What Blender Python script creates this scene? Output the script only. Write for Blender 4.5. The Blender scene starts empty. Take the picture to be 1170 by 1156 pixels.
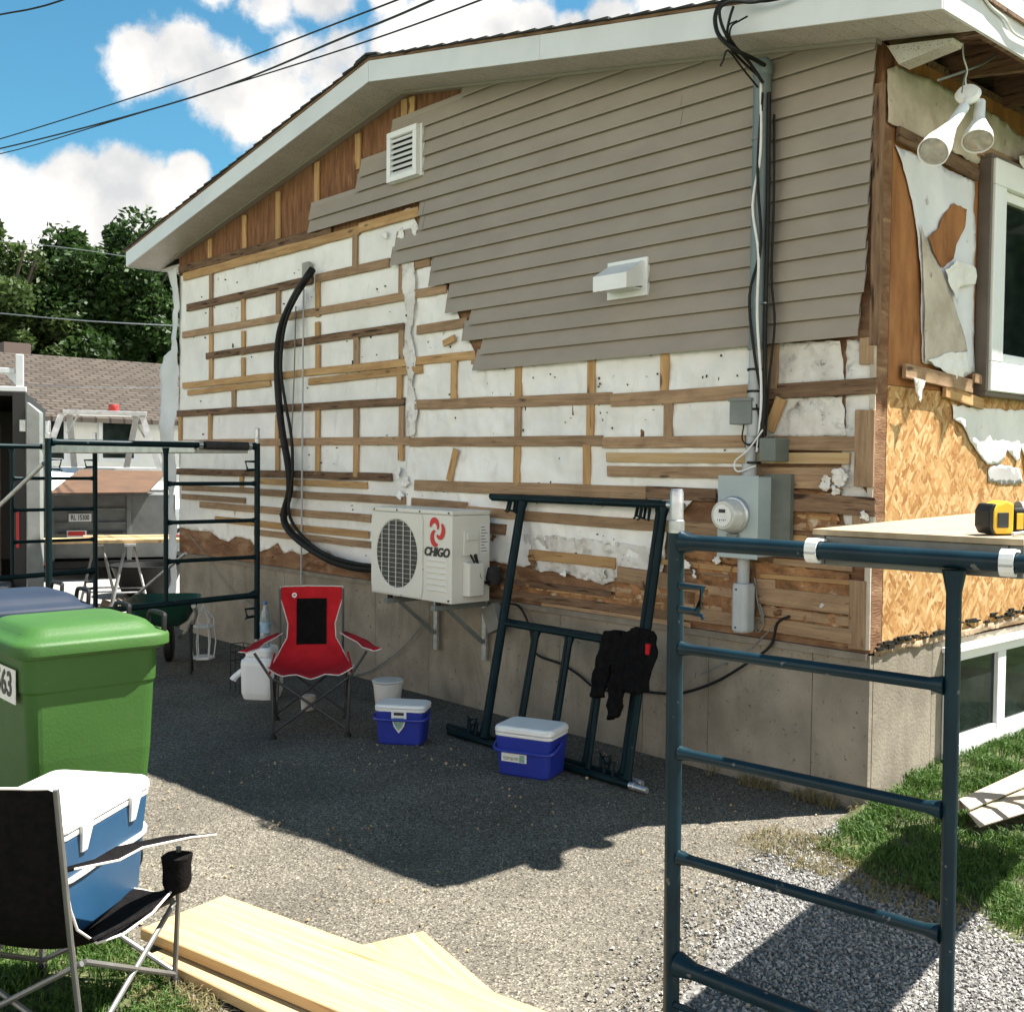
import bpy, bmesh, math, random
from mathutils import Vector, Matrix, noise, geometry
random.seed(11)
R_ = math.radians
SC = bpy.context.scene
COL = SC.collection
# ------------------------------------------------------------------ camera
CP = Vector((2.6799, -4.7197, 1.6344)); YAW, PITCH, ROLL, FPX = 0.8372, -0.0363, 0.0105, 1245.06
_f = Vector((-math.sin(YAW)*math.cos(PITCH), math.cos(YAW)*math.cos(PITCH), math.sin(PITCH)))
_r = Vector((math.cos(YAW), math.sin(YAW), 0)); _u = _r.cross(_f)
RT = _r*math.cos(ROLL) + _u*math.sin(ROLL); UP = -_r*math.sin(ROLL) + _u*math.cos(ROLL)
cd = bpy.data.cameras.new('camera'); cam = bpy.data.objects.new('camera', cd); COL.objects.link(cam)
cam.matrix_world = Matrix(((RT.x, UP.x, -_f.x, CP.x), (RT.y, UP.y, -_f.y, CP.y), (RT.z, UP.z, -_f.z, CP.z), (0, 0, 0, 1)))
cd.sensor_width = 36; cd.sensor_fit = 'HORIZONTAL'; cd.lens = FPX/1170*36; cd.clip_start = .05; cd.clip_end = 2000
SC.camera = cam
def ray(x, y): return _f + RT*((x-585)/FPX) - UP*((y-578)/FPX)
def D(x, y, d): return CP + ray(x, y)*d
def W(x, y, Y=0.0): r = ray(x, y); return CP + r*((Y-CP.y)/r.y)
def G(x, y, Z=0.0): r = ray(x, y); return CP + r*((Z-CP.z)/r.z)
def X(x, y, XX=0.0): r = ray(x, y); return CP + r*((XX-CP.x)/r.x)
# ------------------------------------------------------------------ light, sky, exposure
SUN = Vector((.285, .48, 1.0)).normalized()
sl = bpy.data.lights.new('sun', 'SUN'); so = bpy.data.objects.new('sun', sl); COL.objects.link(so)
sl.energy = 5.0; sl.angle = R_(.5); sl.color = (1, .95, .87)
so.rotation_euler = SUN.to_track_quat('Z', 'Y').to_euler(); so.location = (3, 5, 12)
EXPO = 1.85
SC.view_settings.view_transform = 'Standard'; SC.view_settings.look = 'None'
SC.view_settings.exposure = EXPO; SC.view_settings.gamma = 1
world = bpy.data.worlds.new('World'); SC.world = world; world.use_nodes = True
def build_world():
    nt = world.node_tree; N = nt.nodes; L = nt.links; N.clear()
    out = N.new('ShaderNodeOutputWorld'); bg = N.new('ShaderNodeBackground'); bg.inputs[1].default_value = .05
    L.new(bg.outputs[0], out.inputs[0])
    sky = N.new('ShaderNodeTexSky'); sky.sky_type = 'NISHITA'; sky.sun_disc = False
    sky.sun_elevation = math.asin(SUN.z); sky.sun_rotation = math.atan2(SUN.x, SUN.y)
    sky.air_density = 1.0; sky.dust_density = .4; sky.ozone_density = 1.4
    tint = N.new('ShaderNodeMix'); tint.data_type = 'RGBA'; tint.blend_type = 'MULTIPLY'; tint.inputs[0].default_value = 1
    tint.inputs[7].default_value = (.44, .88, .90, 1); L.new(sky.outputs[0], tint.inputs[6])
    tc = N.new('ShaderNodeTexCoord')
    nz = N.new('ShaderNodeTexNoise'); nz.inputs['Scale'].default_value = 7; nz.inputs['Detail'].default_value = 9; nz.inputs['Roughness'].default_value = .62
    L.new(tc.outputs['Generated'], nz.inputs['Vector'])
    nz2 = N.new('ShaderNodeTexNoise'); nz2.inputs['Scale'].default_value = 13; nz2.inputs['Detail'].default_value = 6
    L.new(tc.outputs['Generated'], nz2.inputs['Vector'])
    blobs = [(165,72,40),(215,62,52),(262,85,62),(310,110,66),(345,75,60),(395,70,60),(450,55,60),(500,40,55),(560,45,50),(300,5,48),(370,-8,55),(250,-18,40),
             (610,40,42),(655,42,34),(700,25,42),(760,8,55),(830,-5,60),(440,-5,30),(30,245,58),(85,225,52),(130,222,48),(175,232,44),(215,200,24),(150,262,40),(10,285,60),(70,275,50),
             (-80,200,60),(-120,260,90),(1010,-90,80),(900,-60,80),(1180,20,120),(1300,150,200),(240,295,50),(-60,20,30),(500,-160,150),(120,-160,60)]
    last = None
    for (x, y, r) in blobs:
        d = ray(x, y).normalized()
        vm = N.new('ShaderNodeVectorMath'); vm.operation = 'DISTANCE'; vm.inputs[1].default_value = d
        L.new(tc.outputs['Generated'], vm.inputs[0])
        rr = r*1.35/FPX
        ma = N.new('ShaderNodeMath'); ma.operation = 'MULTIPLY_ADD'; ma.inputs[1].default_value = -1/rr; ma.inputs[2].default_value = 1
        L.new(vm.outputs['Value'], ma.inputs[0])
        if last is None: last = ma
        else:
            mx = N.new('ShaderNodeMath'); mx.operation = 'SMOOTH_MAX'; mx.inputs[2].default_value = .12
            L.new(last.outputs[0], mx.inputs[0]); L.new(ma.outputs[0], mx.inputs[1]); last = mx
    a = N.new('ShaderNodeMath'); a.operation = 'MULTIPLY_ADD'; a.inputs[1].default_value = 2.1; L.new(nz.outputs['Fac'], a.inputs[0])
    cl = N.new('ShaderNodeMath'); cl.operation = 'MINIMUM'; cl.inputs[1].default_value = .75; L.new(last.outputs[0], cl.inputs[0])
    cl2 = N.new('ShaderNodeMath'); cl2.operation = 'MAXIMUM'; cl2.inputs[1].default_value = -.8; L.new(cl.outputs[0], cl2.inputs[0])
    dt = N.new('ShaderNodeVectorMath'); dt.operation = 'DOT_PRODUCT'; dt.inputs[1].default_value = (_f.x, _f.y, 0); L.new(tc.outputs['Generated'], dt.inputs[0])
    bc = N.new('ShaderNodeMapRange'); bc.inputs[1].default_value = .55; bc.inputs[2].default_value = .1; bc.inputs[3].default_value = -.8; bc.inputs[4].default_value = .7; L.new(dt.outputs['Value'], bc.inputs[0])  # cloud bank added behind the camera, out of view, to light the shaded wall
    sx = N.new('ShaderNodeSeparateXYZ'); L.new(tc.outputs['Generated'], sx.inputs[0]); zz = N.new('ShaderNodeMapRange'); zz.inputs[1].default_value = .36; zz.inputs[2].default_value = .55; zz.inputs[4].default_value = 1.5; L.new(sx.outputs['Z'], zz.inputs[0])
    sb = N.new('ShaderNodeMath'); sb.operation = 'SUBTRACT'; L.new(bc.outputs[0], sb.inputs[0]); L.new(zz.outputs[0], sb.inputs[1]); bc = sb
    m3 = N.new('ShaderNodeMath'); m3.operation = 'MAXIMUM'; L.new(cl2.outputs[0], m3.inputs[0]); L.new(bc.outputs[0], m3.inputs[1])
    L.new(m3.outputs[0], a.inputs[2])
    mr = N.new('ShaderNodeMapRange'); mr.interpolation_type = 'SMOOTHSTEP'; mr.inputs[1].default_value = 1.28; mr.inputs[2].default_value = 1.56
    L.new(a.outputs[0], mr.inputs[0])
    cc = N.new('ShaderNodeMix'); cc.data_type = 'RGBA'; cc.inputs[6].default_value = (4.2, 4.25, 4.3, 1); cc.inputs[7].default_value = (6.6, 6.4, 6.1, 1)
    mr2 = N.new('ShaderNodeMapRange'); mr2.inputs[1].default_value = .34; mr2.inputs[2].default_value = .56; L.new(nz2.outputs['Fac'], mr2.inputs[0])
    L.new(mr2.outputs[0], cc.inputs[0])
    wm = N.new('ShaderNodeMapRange'); wm.inputs[1].default_value = .45; wm.inputs[2].default_value = -.1; L.new(dt.outputs['Value'], wm.inputs[0])
    cw = N.new('ShaderNodeMix'); cw.data_type = 'RGBA'; cw.inputs[7].default_value = (13.2, 12.3, 10.9, 1); L.new(wm.outputs[0], cw.inputs[0]); L.new(cc.outputs[2], cw.inputs[6]); cc = cw  # unseen bank set warmer and brighter than the visible clouds, as wall fill
    mix = N.new('ShaderNodeMix'); mix.data_type = 'RGBA'
    L.new(mr.outputs[0], mix.inputs[0]); L.new(tint.outputs[2], mix.inputs[6]); L.new(cc.outputs[2], mix.inputs[7])
    L.new(mix.outputs[2], bg.inputs[0])
build_world()

# ------------------------------------------------------------------ materials
MC = {}
def mat(name, c, rough=.7, metal=0.0, c2=None, ns=8.0, nd=6, stretch=(1, 1, 1), contrast=(.35, .65), bump=0.0, bs=40.0, c3=None, s3=60.0, t3=(.62, .7), spec=.5, rand=0.0, tr=0.0, coat=0.0):
    if name in MC: return MC[name]
    m = bpy.data.materials.new(name); MC[name] = m; m.use_nodes = True
    nt = m.node_tree; N = nt.nodes; L = nt.links; b = N['Principled BSDF']
    b.inputs['Roughness'].default_value = rough; b.inputs['Metallic'].default_value = metal
    b.inputs['Specular IOR Level'].default_value = spec
    b.inputs['Transmission Weight'].default_value = tr
    if coat: b.inputs['Coat Weight'].default_value = coat
    b.inputs['Base Color'].default_value = (*c, 1)
    tc = N.new('ShaderNodeTexCoord'); mp = N.new('ShaderNodeMapping'); L.new(tc.outputs['Object'], mp.inputs[0])
    oi = N.new('ShaderNodeObjectInfo')
    vm = N.new('ShaderNodeVectorMath'); vm.operation = 'SCALE'; vm.inputs[0].default_value = (17, 9, 23); L.new(oi.outputs['Random'], vm.inputs[3])
    L.new(vm.outputs[0], mp.inputs['Location']); mp.inputs['Scale'].default_value = stretch
    col = None
    if c2:
        nz = N.new('ShaderNodeTexNoise'); nz.inputs['Scale'].default_value = ns; nz.inputs['Detail'].default_value = nd; nz.inputs['Roughness'].default_value = .6
        L.new(mp.outputs[0], nz.inputs['Vector'])
        mr = N.new('ShaderNodeMapRange'); mr.inputs[1].default_value = contrast[0]; mr.inputs[2].default_value = contrast[1]; L.new(nz.outputs['Fac'], mr.inputs[0])
        mx = N.new('ShaderNodeMix'); mx.data_type = 'RGBA'; mx.inputs[6].default_value = (*c, 1); mx.inputs[7].default_value = (*c2, 1)
        L.new(mr.outputs[0], mx.inputs[0]); col = mx.outputs[2]
        if c3:
            n3 = N.new('ShaderNodeTexNoise'); n3.inputs['Scale'].default_value = s3; n3.inputs['Detail'].default_value = 3
            L.new(mp.outputs[0], n3.inputs['Vector'])
            m3 = N.new('ShaderNodeMapRange'); m3.inputs[1].default_value = t3[0]; m3.inputs[2].default_value = t3[1]; L.new(n3.outputs['Fac'], m3.inputs[0])
            x3 = N.new('ShaderNodeMix'); x3.data_type = 'RGBA'; L.new(col, x3.inputs[6]); x3.inputs[7].default_value = (*c3, 1); L.new(m3.outputs[0], x3.inputs[0]); col = x3.outputs[2]
        if rand:
            hs = N.new('ShaderNodeHueSaturation'); L.new(col, hs.inputs['Color'])
            mm = N.new('ShaderNodeMapRange'); mm.inputs[3].default_value = 1-rand; mm.inputs[4].default_value = 1+rand; L.new(oi.outputs['Random'], mm.inputs[0])
            L.new(mm.outputs[0], hs.inputs['Value']); col = hs.outputs[0]
        L.new(col, b.inputs['Base Color'])
    if bump:
        nb = N.new('ShaderNodeTexNoise'); nb.inputs['Scale'].default_value = bs; nb.inputs['Detail'].default_value = 5
        L.new(mp.outputs[0], nb.inputs['Vector'])
        bp = N.new('ShaderNodeBump'); bp.inputs['Strength'].default_value = bump; bp.inputs['Distance'].default_value = .01
        L.new(nb.outputs['Fac'], bp.inputs['Height']); L.new(bp.outputs[0], b.inputs['Normal'])
    return m
def N_(m): return m.node_tree.nodes, m.node_tree.links
def stain(m, amt, sc, c, stretch=(1, 1, 1), lo=.5, hi=.72):
    n, l = N_(m); b = n['Principled BSDF']; src = b.inputs['Base Color'].links[0].from_socket; tc = n.new('ShaderNodeTexCoord'); mp = n.new('ShaderNodeMapping'); mp.inputs['Scale'].default_value = stretch; l.new(tc.outputs['Object'], mp.inputs[0])
    z = n.new('ShaderNodeTexNoise'); z.inputs['Scale'].default_value = sc; z.inputs['Detail'].default_value = 10; z.inputs['Roughness'].default_value = .65; z.inputs['Distortion'].default_value = .6; l.new(mp.outputs[0], z.inputs['Vector'])
    r = n.new('ShaderNodeMapRange'); r.inputs[1].default_value = lo; r.inputs[2].default_value = hi; r.inputs[4].default_value = amt; l.new(z.outputs['Fac'], r.inputs[0])
    x = n.new('ShaderNodeMix'); x.data_type = 'RGBA'; l.new(r.outputs[0], x.inputs[0]); l.new(src, x.inputs[6]); x.inputs[7].default_value = (*c, 1); l.new(x.outputs[2], b.inputs['Base Color'])
def crease(m, sc=5, st=.7, dist=.03, stretch=(1, 1, 1), rot=(0, 0, 0)):
    n, l = N_(m); b = n['Principled BSDF']; tc = n.new('ShaderNodeTexCoord'); mp = n.new('ShaderNodeMapping'); mp.inputs['Scale'].default_value = stretch; mp.inputs['Rotation'].default_value = rot; l.new(tc.outputs['Object'], mp.inputs[0])
    z = n.new('ShaderNodeTexNoise'); z.noise_type = 'RIDGED_MULTIFRACTAL'; z.inputs['Scale'].default_value = sc; z.inputs['Detail'].default_value = 5; z.inputs['Distortion'].default_value = .9; l.new(mp.outputs[0], z.inputs['Vector'])
    bp = n.new('ShaderNodeBump'); bp.inputs['Strength'].default_value = st; bp.inputs['Distance'].default_value = dist; l.new(z.outputs['Fac'], bp.inputs['Height'])
    old = b.inputs['Normal'].links
    if old: l.new(old[0].from_socket, bp.inputs['Normal'])
    l.new(bp.outputs[0], b.inputs['Normal'])

pine = mat('pine', (.50, .32, .15), .75, c2=(.36, .205, .085), ns=3, stretch=(1, 14, 14), bump=.25, bs=30, c3=(.14, .07, .035), s3=5, t3=(.66, .72), rand=.12, spec=.25)
oldwood = mat('weathered_wood', (.39, .26, .155), .85, c2=(.27, .175, .105), ns=3, stretch=(1.2, 22, 22), bump=.35, bs=30, c3=(.10, .06, .04), s3=5, t3=(.64, .74), rand=.18, spec=.2)
darkwood = mat('dark_wood', (.24, .15, .09), .9, c2=(.13, .078, .048), ns=3, stretch=(1.4, 12, 12), bump=.4, bs=30, c3=(.04, .022, .015), s3=3.5, t3=(.55, .68), rand=.2, spec=.2)
freshwood = mat('fresh_plank', (.52, .38, .205), .6, c2=(.38, .235, .10), ns=2.6, stretch=(.8, 16, 16), contrast=(.3, .72), bump=.1, bs=20, c3=(.26, .13, .05), s3=2.2, t3=(.66, .72), spec=.3)
stain(oldwood, .5, 5, (.17, .105, .06), (1, 1, 4)); stain(pine, .5, 4, (.27, .15, .07), (1, 1, 4), .52, .75)
plywood_red = mat('gable_plywood', (.24, .12, .062), .85, c2=(.13, .06, .032), ns=4, stretch=(6, 6, 1), bump=.2, c3=(.28, .15, .08), s3=6, t3=(.6, .75), spec=.15)
sheath = mat('board_sheathing', (.23, .13, .075), .9, c2=(.13, .062, .032), ns=3, stretch=(1, 1, 5), bump=.4, bs=25, c3=(.34, .22, .13), s3=4, t3=(.6, .75), spec=.15)
stain(sheath, .7, 4, (.36, .235, .14), (1, 1, 2), .5, .68)
upper_board = mat('reddish_sheathing', (.36, .16, .06), .8, c2=(.21, .085, .03), ns=3, stretch=(3, 3, 1), bump=.2, bs=30, c3=(.35, .17, .07), s3=4, t3=(.6, .75), spec=.2)
wrap = mat('house_wrap', (.84, .83, .80), .65, c2=(.70, .69, .66), ns=2.5, nd=8, stretch=(1, 1, 1), bump=.25, bs=18, c3=(.34, .32, .30), s3=11, t3=(.71, .8), spec=.3)
wrap2 = mat('grimy_house_wrap', (.74, .72, .68), .6, c2=(.52, .49, .45), ns=4, nd=9, bump=.7, bs=14, c3=(.10, .09, .08), s3=16, t3=(.66, .74), spec=.35)
stain(wrap, .55, 9, (.42, .40, .37), (1, 1, .5), .56, .8); crease(wrap, 2.6, .55, .02, (1, 1, 1.7), (0, .5, 0)); crease(wrap, 9, .35, .008, (1, 1, .7), (0, -.4, 0))
def crease_shade_lines(m, sc, c, amt, stretch, rot, lo, hi):  # thin dark lines painted into the wrap colour as crease shading
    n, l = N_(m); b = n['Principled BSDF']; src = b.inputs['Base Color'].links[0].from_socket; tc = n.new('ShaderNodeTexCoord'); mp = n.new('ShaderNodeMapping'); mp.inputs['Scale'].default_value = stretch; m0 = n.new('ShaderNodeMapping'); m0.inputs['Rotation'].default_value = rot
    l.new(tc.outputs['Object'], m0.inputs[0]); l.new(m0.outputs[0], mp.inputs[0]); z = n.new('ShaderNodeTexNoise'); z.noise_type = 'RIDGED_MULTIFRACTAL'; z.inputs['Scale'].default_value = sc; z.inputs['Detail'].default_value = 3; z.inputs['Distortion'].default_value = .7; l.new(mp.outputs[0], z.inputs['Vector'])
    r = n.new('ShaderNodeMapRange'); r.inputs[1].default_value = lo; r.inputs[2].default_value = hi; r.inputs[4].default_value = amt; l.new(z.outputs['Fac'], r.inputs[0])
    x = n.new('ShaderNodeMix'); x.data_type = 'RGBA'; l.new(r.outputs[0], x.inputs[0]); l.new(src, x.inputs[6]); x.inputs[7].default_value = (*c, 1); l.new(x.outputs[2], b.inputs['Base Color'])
crease_shade_lines(wrap, 2.2, (.40, .38, .34), .55, (1, 1, 2.2), (0, .45, 0), .86, 1.3); crease_shade_lines(wrap2, 5, (.20, .18, .16), .7, (1, 1, 1.3), (0, -.5, 0), .8, 1.2)
stain(wrap2, .8, 10, (.16, .145, .13), (1, 1, 1), .54, .7); crease(wrap2, 7, .7, .02, (1, 1, 1))
paper = mat('building_paper', (.56, .50, .42), .85, c2=(.40, .34, .27), ns=6, nd=9, bump=.3, bs=20, c3=(.20, .14, .10), s3=14, t3=(.66, .76), spec=.2)
siding_m = mat('taupe_vinyl', (.305, .262, .215), .5, c2=(.272, .232, .190), ns=3, stretch=(1, 1, 2), bump=.05, bs=60, spec=.35)
siding_edge = siding_m
white_al = mat('white_aluminium', (.66, .68, .69), .4, c2=(.58, .60, .61), ns=2, spec=.5)
white_pl = mat('white_plastic', (.76, .77, .76), .4, c2=(.70, .71, .70), ns=4, spec=.5)
concrete_w = mat('foundation_concrete', (.31, .275, .22), .9, c2=(.20, .175, .138), ns=2.5, nd=10, bump=.25, bs=60, c3=(.12, .105, .09), s3=38, t3=(.66, .72), spec=.2)
stain(concrete_w, .9, 3.0, (.16, .14, .11), (1, 1, .35))
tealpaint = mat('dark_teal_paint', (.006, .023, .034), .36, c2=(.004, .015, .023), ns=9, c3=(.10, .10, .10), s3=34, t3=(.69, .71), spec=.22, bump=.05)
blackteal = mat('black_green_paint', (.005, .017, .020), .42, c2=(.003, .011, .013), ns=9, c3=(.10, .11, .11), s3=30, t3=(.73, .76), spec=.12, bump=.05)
galv = mat('galvanised_steel', (.52, .54, .55), .35, .75, c2=(.36, .37, .38), ns=30, spec=.5)
silver = mat('brushed_aluminium', (.55, .55, .54), .38, .7, c2=(.42, .42, .41), ns=12)
conduit_m = mat('grey_green_conduit', (.17, .21, .215), .5, c2=(.12, .15, .155), ns=6, stretch=(1, 1, .3), spec=.4)
pvc = mat('grey_pvc', (.40, .42, .43), .45, c2=(.33, .35, .36), ns=8)
boxgrey = mat('grey_box_paint', (.19, .21, .20), .5, c2=(.14, .16, .15), ns=7, spec=.4)
metergrey = mat('meter_box_paint', (.37, .43, .435), .45, c2=(.31, .365, .37), ns=4, bump=.05, spec=.4)
black = mat('black_rubber', (.006, .006, .006), .55, c2=(.012, .012, .011), ns=20, bump=.1, spec=.25)
blackcloth = mat('black_fabric', (.005, .005, .0055), .9, c2=(.009, .008, .008), ns=40, bump=.35, bs=120, spec=.05)
redcloth = mat('red_fabric', (.46, .012, .018), .8, c2=(.36, .008, .013), ns=10, bump=.3, bs=60, spec=.2)
trimwhite = mat('pale_piping', (.62, .58, .55), .7, c2=(.5, .46, .43), ns=30)
bin_green = mat('green_bin_plastic', (.026, .082, .014), .55, c2=(.034, .098, .018), ns=2.5, bump=.12, bs=90, c3=(.10, .17, .07), s3=9, t3=(.74, .78), spec=.3)
bin_blue = mat('blue_bin_plastic', (.013, .021, .038), .6, c2=(.018, .027, .045), ns=3, spec=.15)
cool_white = mat('cooler_white', (.80, .80, .78), .35, c2=(.74, .74, .72), ns=5, spec=.5)
cool_blue = mat('cooler_blue', (.018, .035, .30), .4, c2=(.014, .028, .24), ns=5, spec=.5, bump=.05)
cool_steel = mat('cooler_steel_blue', (.020, .072, .150), .38, c2=(.016, .060, .125), ns=4, spec=.5)
ac_m = mat('cream_steel', (.66, .65, .59), .4, c2=(.61, .60, .54), ns=3, spec=.45)
ac_dark = mat('fin_black', (.03, .03, .028), .6, c2=(.06, .06, .055), ns=40, stretch=(1, 1, .2))
logo_red = mat('logo_red', (.52, .015, .015), .45)
ink = mat('black_ink', (.015, .015, .017), .5)
inkred = mat('red_ink', (.5, .02, .02), .5)
label_w = mat('label_white', (.72, .72, .70), .5, c2=(.64, .64, .62), ns=20)
beige_trim = mat('beige_vinyl', (.33, .27, .20), .5, c2=(.27, .22, .165), ns=4)
shingle_black = mat('charcoal_shingle', (.05, .05, .05), .9, c2=(.03, .03, .03), ns=30, bump=.4)
yellow = mat('tool_yellow', (.75, .46, .02), .4, c2=(.65, .38, .02), ns=8)
win_glass = mat('dark_glass', (.006, .009, .008), .04, spec=.12, c2=(.02, .028, .026), ns=3)
brown_trim = mat('brown_cladding', (.10, .08, .065), .5, c2=(.14, .11, .09), ns=5)
foam = mat('foam_sleeve', (.015, .015, .015), .8, c2=(.03, .03, .03), ns=40, bump=.3)

def osb_mat():
    m = mat('oriented_strand_board', (.5, .3, .12), .7, spec=.2); n, l = N_(m); b = n['Principled BSDF']
    tc = n.new('ShaderNodeTexCoord'); cur = None
    for k, (sc, rot) in enumerate(((1.0, .2), (1.15, 1.25), (1.3, -.7), (1.1, 2.4), (1.25, .75))):
        mp0 = n.new('ShaderNodeMapping'); mp0.inputs['Rotation'].default_value = (rot, 0, 0); mp0.inputs['Location'].default_value = (0, k*3.1, k*1.7); mp = n.new('ShaderNodeMapping'); mp.inputs['Scale'].default_value = (8*sc, 42*sc, 12*sc)
        l.new(tc.outputs['Object'], mp0.inputs[0]); l.new(mp0.outputs[0], mp.inputs[0])
        v = n.new('ShaderNodeTexVoronoi'); v.inputs['Scale'].default_value = 1; l.new(mp.outputs[0], v.inputs['Vector'])
        s = n.new('ShaderNodeSeparateColor'); l.new(v.outputs['Color'], s.inputs[0])
        if cur is None: cur = s.outputs[0]
        else:
            g = n.new('ShaderNodeMath'); g.operation = 'GREATER_THAN'; g.inputs[1].default_value = .62; l.new(s.outputs[1], g.inputs[0])
            mx = n.new('ShaderNodeMix'); l.new(g.outputs[0], mx.inputs[0]); l.new(cur, mx.inputs[2]); l.new(s.outputs[0], mx.inputs[3]); cur = mx.outputs[0]
    cr = n.new('ShaderNodeValToRGB'); l.new(cur, cr.inputs[0]); e = cr.color_ramp.elements
    e[0].position = 0; e[0].color = (.27, .125, .04, 1); e[1].position = 1; e[1].color = (.55, .39, .205, 1); e.new(.3).color = (.40, .215, .078, 1); e.new(.7).color = (.465, .285, .12, 1)
    l.new(cr.outputs[0], b.inputs['Base Color'])
    bp = n.new('ShaderNodeBump'); bp.inputs['Strength'].default_value = .25; bp.inputs['Distance'].default_value = .003; l.new(cur, bp.inputs['Height']); l.new(bp.outputs[0], b.inputs['Normal'])
    stain(m, .7, 3.5, (.33, .165, .06), (1, 1, 1), .52, .75)
    return m
osb = osb_mat()

def ground_mat(name, base, light, dark, s1, s2, bump, patch=None):
    m = mat(name, base, .95, spec=.2); n, l = N_(m); b = n['Principled BSDF']
    tc = n.new('ShaderNodeTexCoord')
    v = n.new('ShaderNodeTexVoronoi'); v.inputs['Scale'].default_value = s1; l.new(tc.outputs['Object'], v.inputs['Vector'])
    sp = n.new('ShaderNodeSeparateColor'); l.new(v.outputs['Color'], sp.inputs[0])
    cr = n.new('ShaderNodeValToRGB'); e = cr.color_ramp.elements
    e[0].position = 0; e[0].color = (*dark, 1); e[1].position = 1; e[1].color = (*light, 1); e.new(.35).color = (*base, 1); e.new(.8).color = tuple(base[i]*1.25 for i in range(3))+(1,)
    l.new(sp.outputs[0], cr.inputs[0])
    nz = n.new('ShaderNodeTexNoise'); nz.inputs['Scale'].default_value = s2; nz.inputs['Detail'].default_value = 8; l.new(tc.outputs['Object'], nz.inputs['Vector'])
    mr = n.new('ShaderNodeMapRange'); mr.inputs[1].default_value = .3; mr.inputs[2].default_value = .7; mr.inputs[3].default_value = .78; mr.inputs[4].default_value = 1.16; l.new(nz.outputs['Fac'], mr.inputs[0])
    mx = n.new('ShaderNodeMix'); mx.data_type = 'RGBA'; mx.blend_type = 'MULTIPLY'; mx.inputs[0].default_value = 1
    l.new(cr.outputs[0], mx.inputs[6]); l.new(mr.outputs[0], mx.inputs[7]); col = mx.outputs[2]
    if patch:
        z3 = n.new('ShaderNodeTexNoise'); z3.inputs['Scale'].default_value = 1.1; z3.inputs['Detail'].default_value = 6; l.new(tc.outputs['Object'], z3.inputs['Vector'])
        r3 = n.new('ShaderNodeMapRange'); r3.inputs[1].default_value = .52; r3.inputs[2].default_value = .62; l.new(z3.outputs['Fac'], r3.inputs[0])
        x3 = n.new('ShaderNodeMix'); x3.data_type = 'RGBA'; x3.inputs[7].default_value = (*patch, 1); l.new(col, x3.inputs[6]); l.new(r3.outputs[0], x3.inputs[0]); col = x3.outputs[2]
    l.new(col, b.inputs['Base Color'])
    bp = n.new('ShaderNodeBump'); bp.inputs['Strength'].default_value = bump; bp.inputs['Distance'].default_value = .006
    l.new(v.outputs['Distance'], bp.inputs['Height']); l.new(bp.outputs[0], b.inputs['Normal'])
    return m
asphalt = ground_mat('old_asphalt', (.104, .094, .075), (.27, .245, .20), (.022, .020, .016), 150, 1.6, .6); stain(asphalt, .5, 1.3, (.06, .055, .046), (1, 1, 1), .5, .75)
gravel_base = ground_mat('gravel_bed', (.13, .125, .117), (.26, .25, .24), (.06, .06, .055), 70, 2, .8)
concrete_road = ground_mat('pale_road', (.25, .24, .22), (.32, .31, .285), (.17, .165, .15), 60, .5, .2)
soil = ground_mat('lawn_soil', (.06, .065, .03), (.10, .11, .045), (.03, .035, .018), 40, 1.5, .5)
farlawn = ground_mat('distant_lawn', (.06, .10, .03), (.09, .14, .045), (.04, .07, .02), 12, .6, .5)

def knots(m, sc, stretch, c, r0=.05, r1=.10):
    n, l = N_(m); b = n['Principled BSDF']; src = b.inputs['Base Color'].links[0].from_socket; mp = n.new('ShaderNodeMapping'); mp.inputs['Scale'].default_value = stretch
    tc = n.new('ShaderNodeTexCoord'); oi = n.new('ShaderNodeObjectInfo'); vm = n.new('ShaderNodeVectorMath'); vm.operation = 'SCALE'; vm.inputs[0].default_value = (31, 7, 13); l.new(oi.outputs['Random'], vm.inputs[3]); l.new(vm.outputs[0], mp.inputs['Location'])
    nz = n.new('ShaderNodeTexNoise'); nz.inputs['Scale'].default_value = 9; ad = n.new('ShaderNodeMix'); ad.data_type = 'VECTOR'; ad.inputs[0].default_value = .03; l.new(tc.outputs['Object'], nz.inputs['Vector']); l.new(tc.outputs['Object'], ad.inputs[4]); l.new(nz.outputs['Color'], ad.inputs[5]); l.new(ad.outputs[1], mp.inputs[0])
    v = n.new('ShaderNodeTexVoronoi'); v.inputs['Scale'].default_value = sc; l.new(mp.outputs[0], v.inputs['Vector'])
    r = n.new('ShaderNodeMapRange'); r.inputs[1].default_value = r0; r.inputs[2].default_value = r1; r.inputs[3].default_value = .9; r.inputs[4].default_value = 0; l.new(v.outputs['Distance'], r.inputs[0])
    x = n.new('ShaderNodeMix'); x.data_type = 'RGBA'; l.new(r.outputs[0], x.inputs[0]); l.new(src, x.inputs[6]); x.inputs[7].default_value = (*c, 1); l.new(x.outputs[2], b.inputs['Base Color'])
knots(freshwood, 1.0, (3.2, 5.5, 5.5), (.20, .10, .04), .045, .10); knots(pine, 1.0, (3.0, 9, 9), (.13, .065, .03), .06, .14); knots(oldwood, 1.0, (3.0, 9, 9), (.08, .05, .03), .06, .14)
stain(freshwood, .35, 2.5, (.36, .27, .17), (1, 3, 3), .5, .7); stain(beige_trim, .3, 8, (.3, .24, .17)); stain(cool_white, .25, 6, (.45, .43, .38), (1, 1, 1), .55, .75)
stain(bin_green, .25, 5, (.09, .11, .06), (1, 1, .5), .52, .75)
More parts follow.
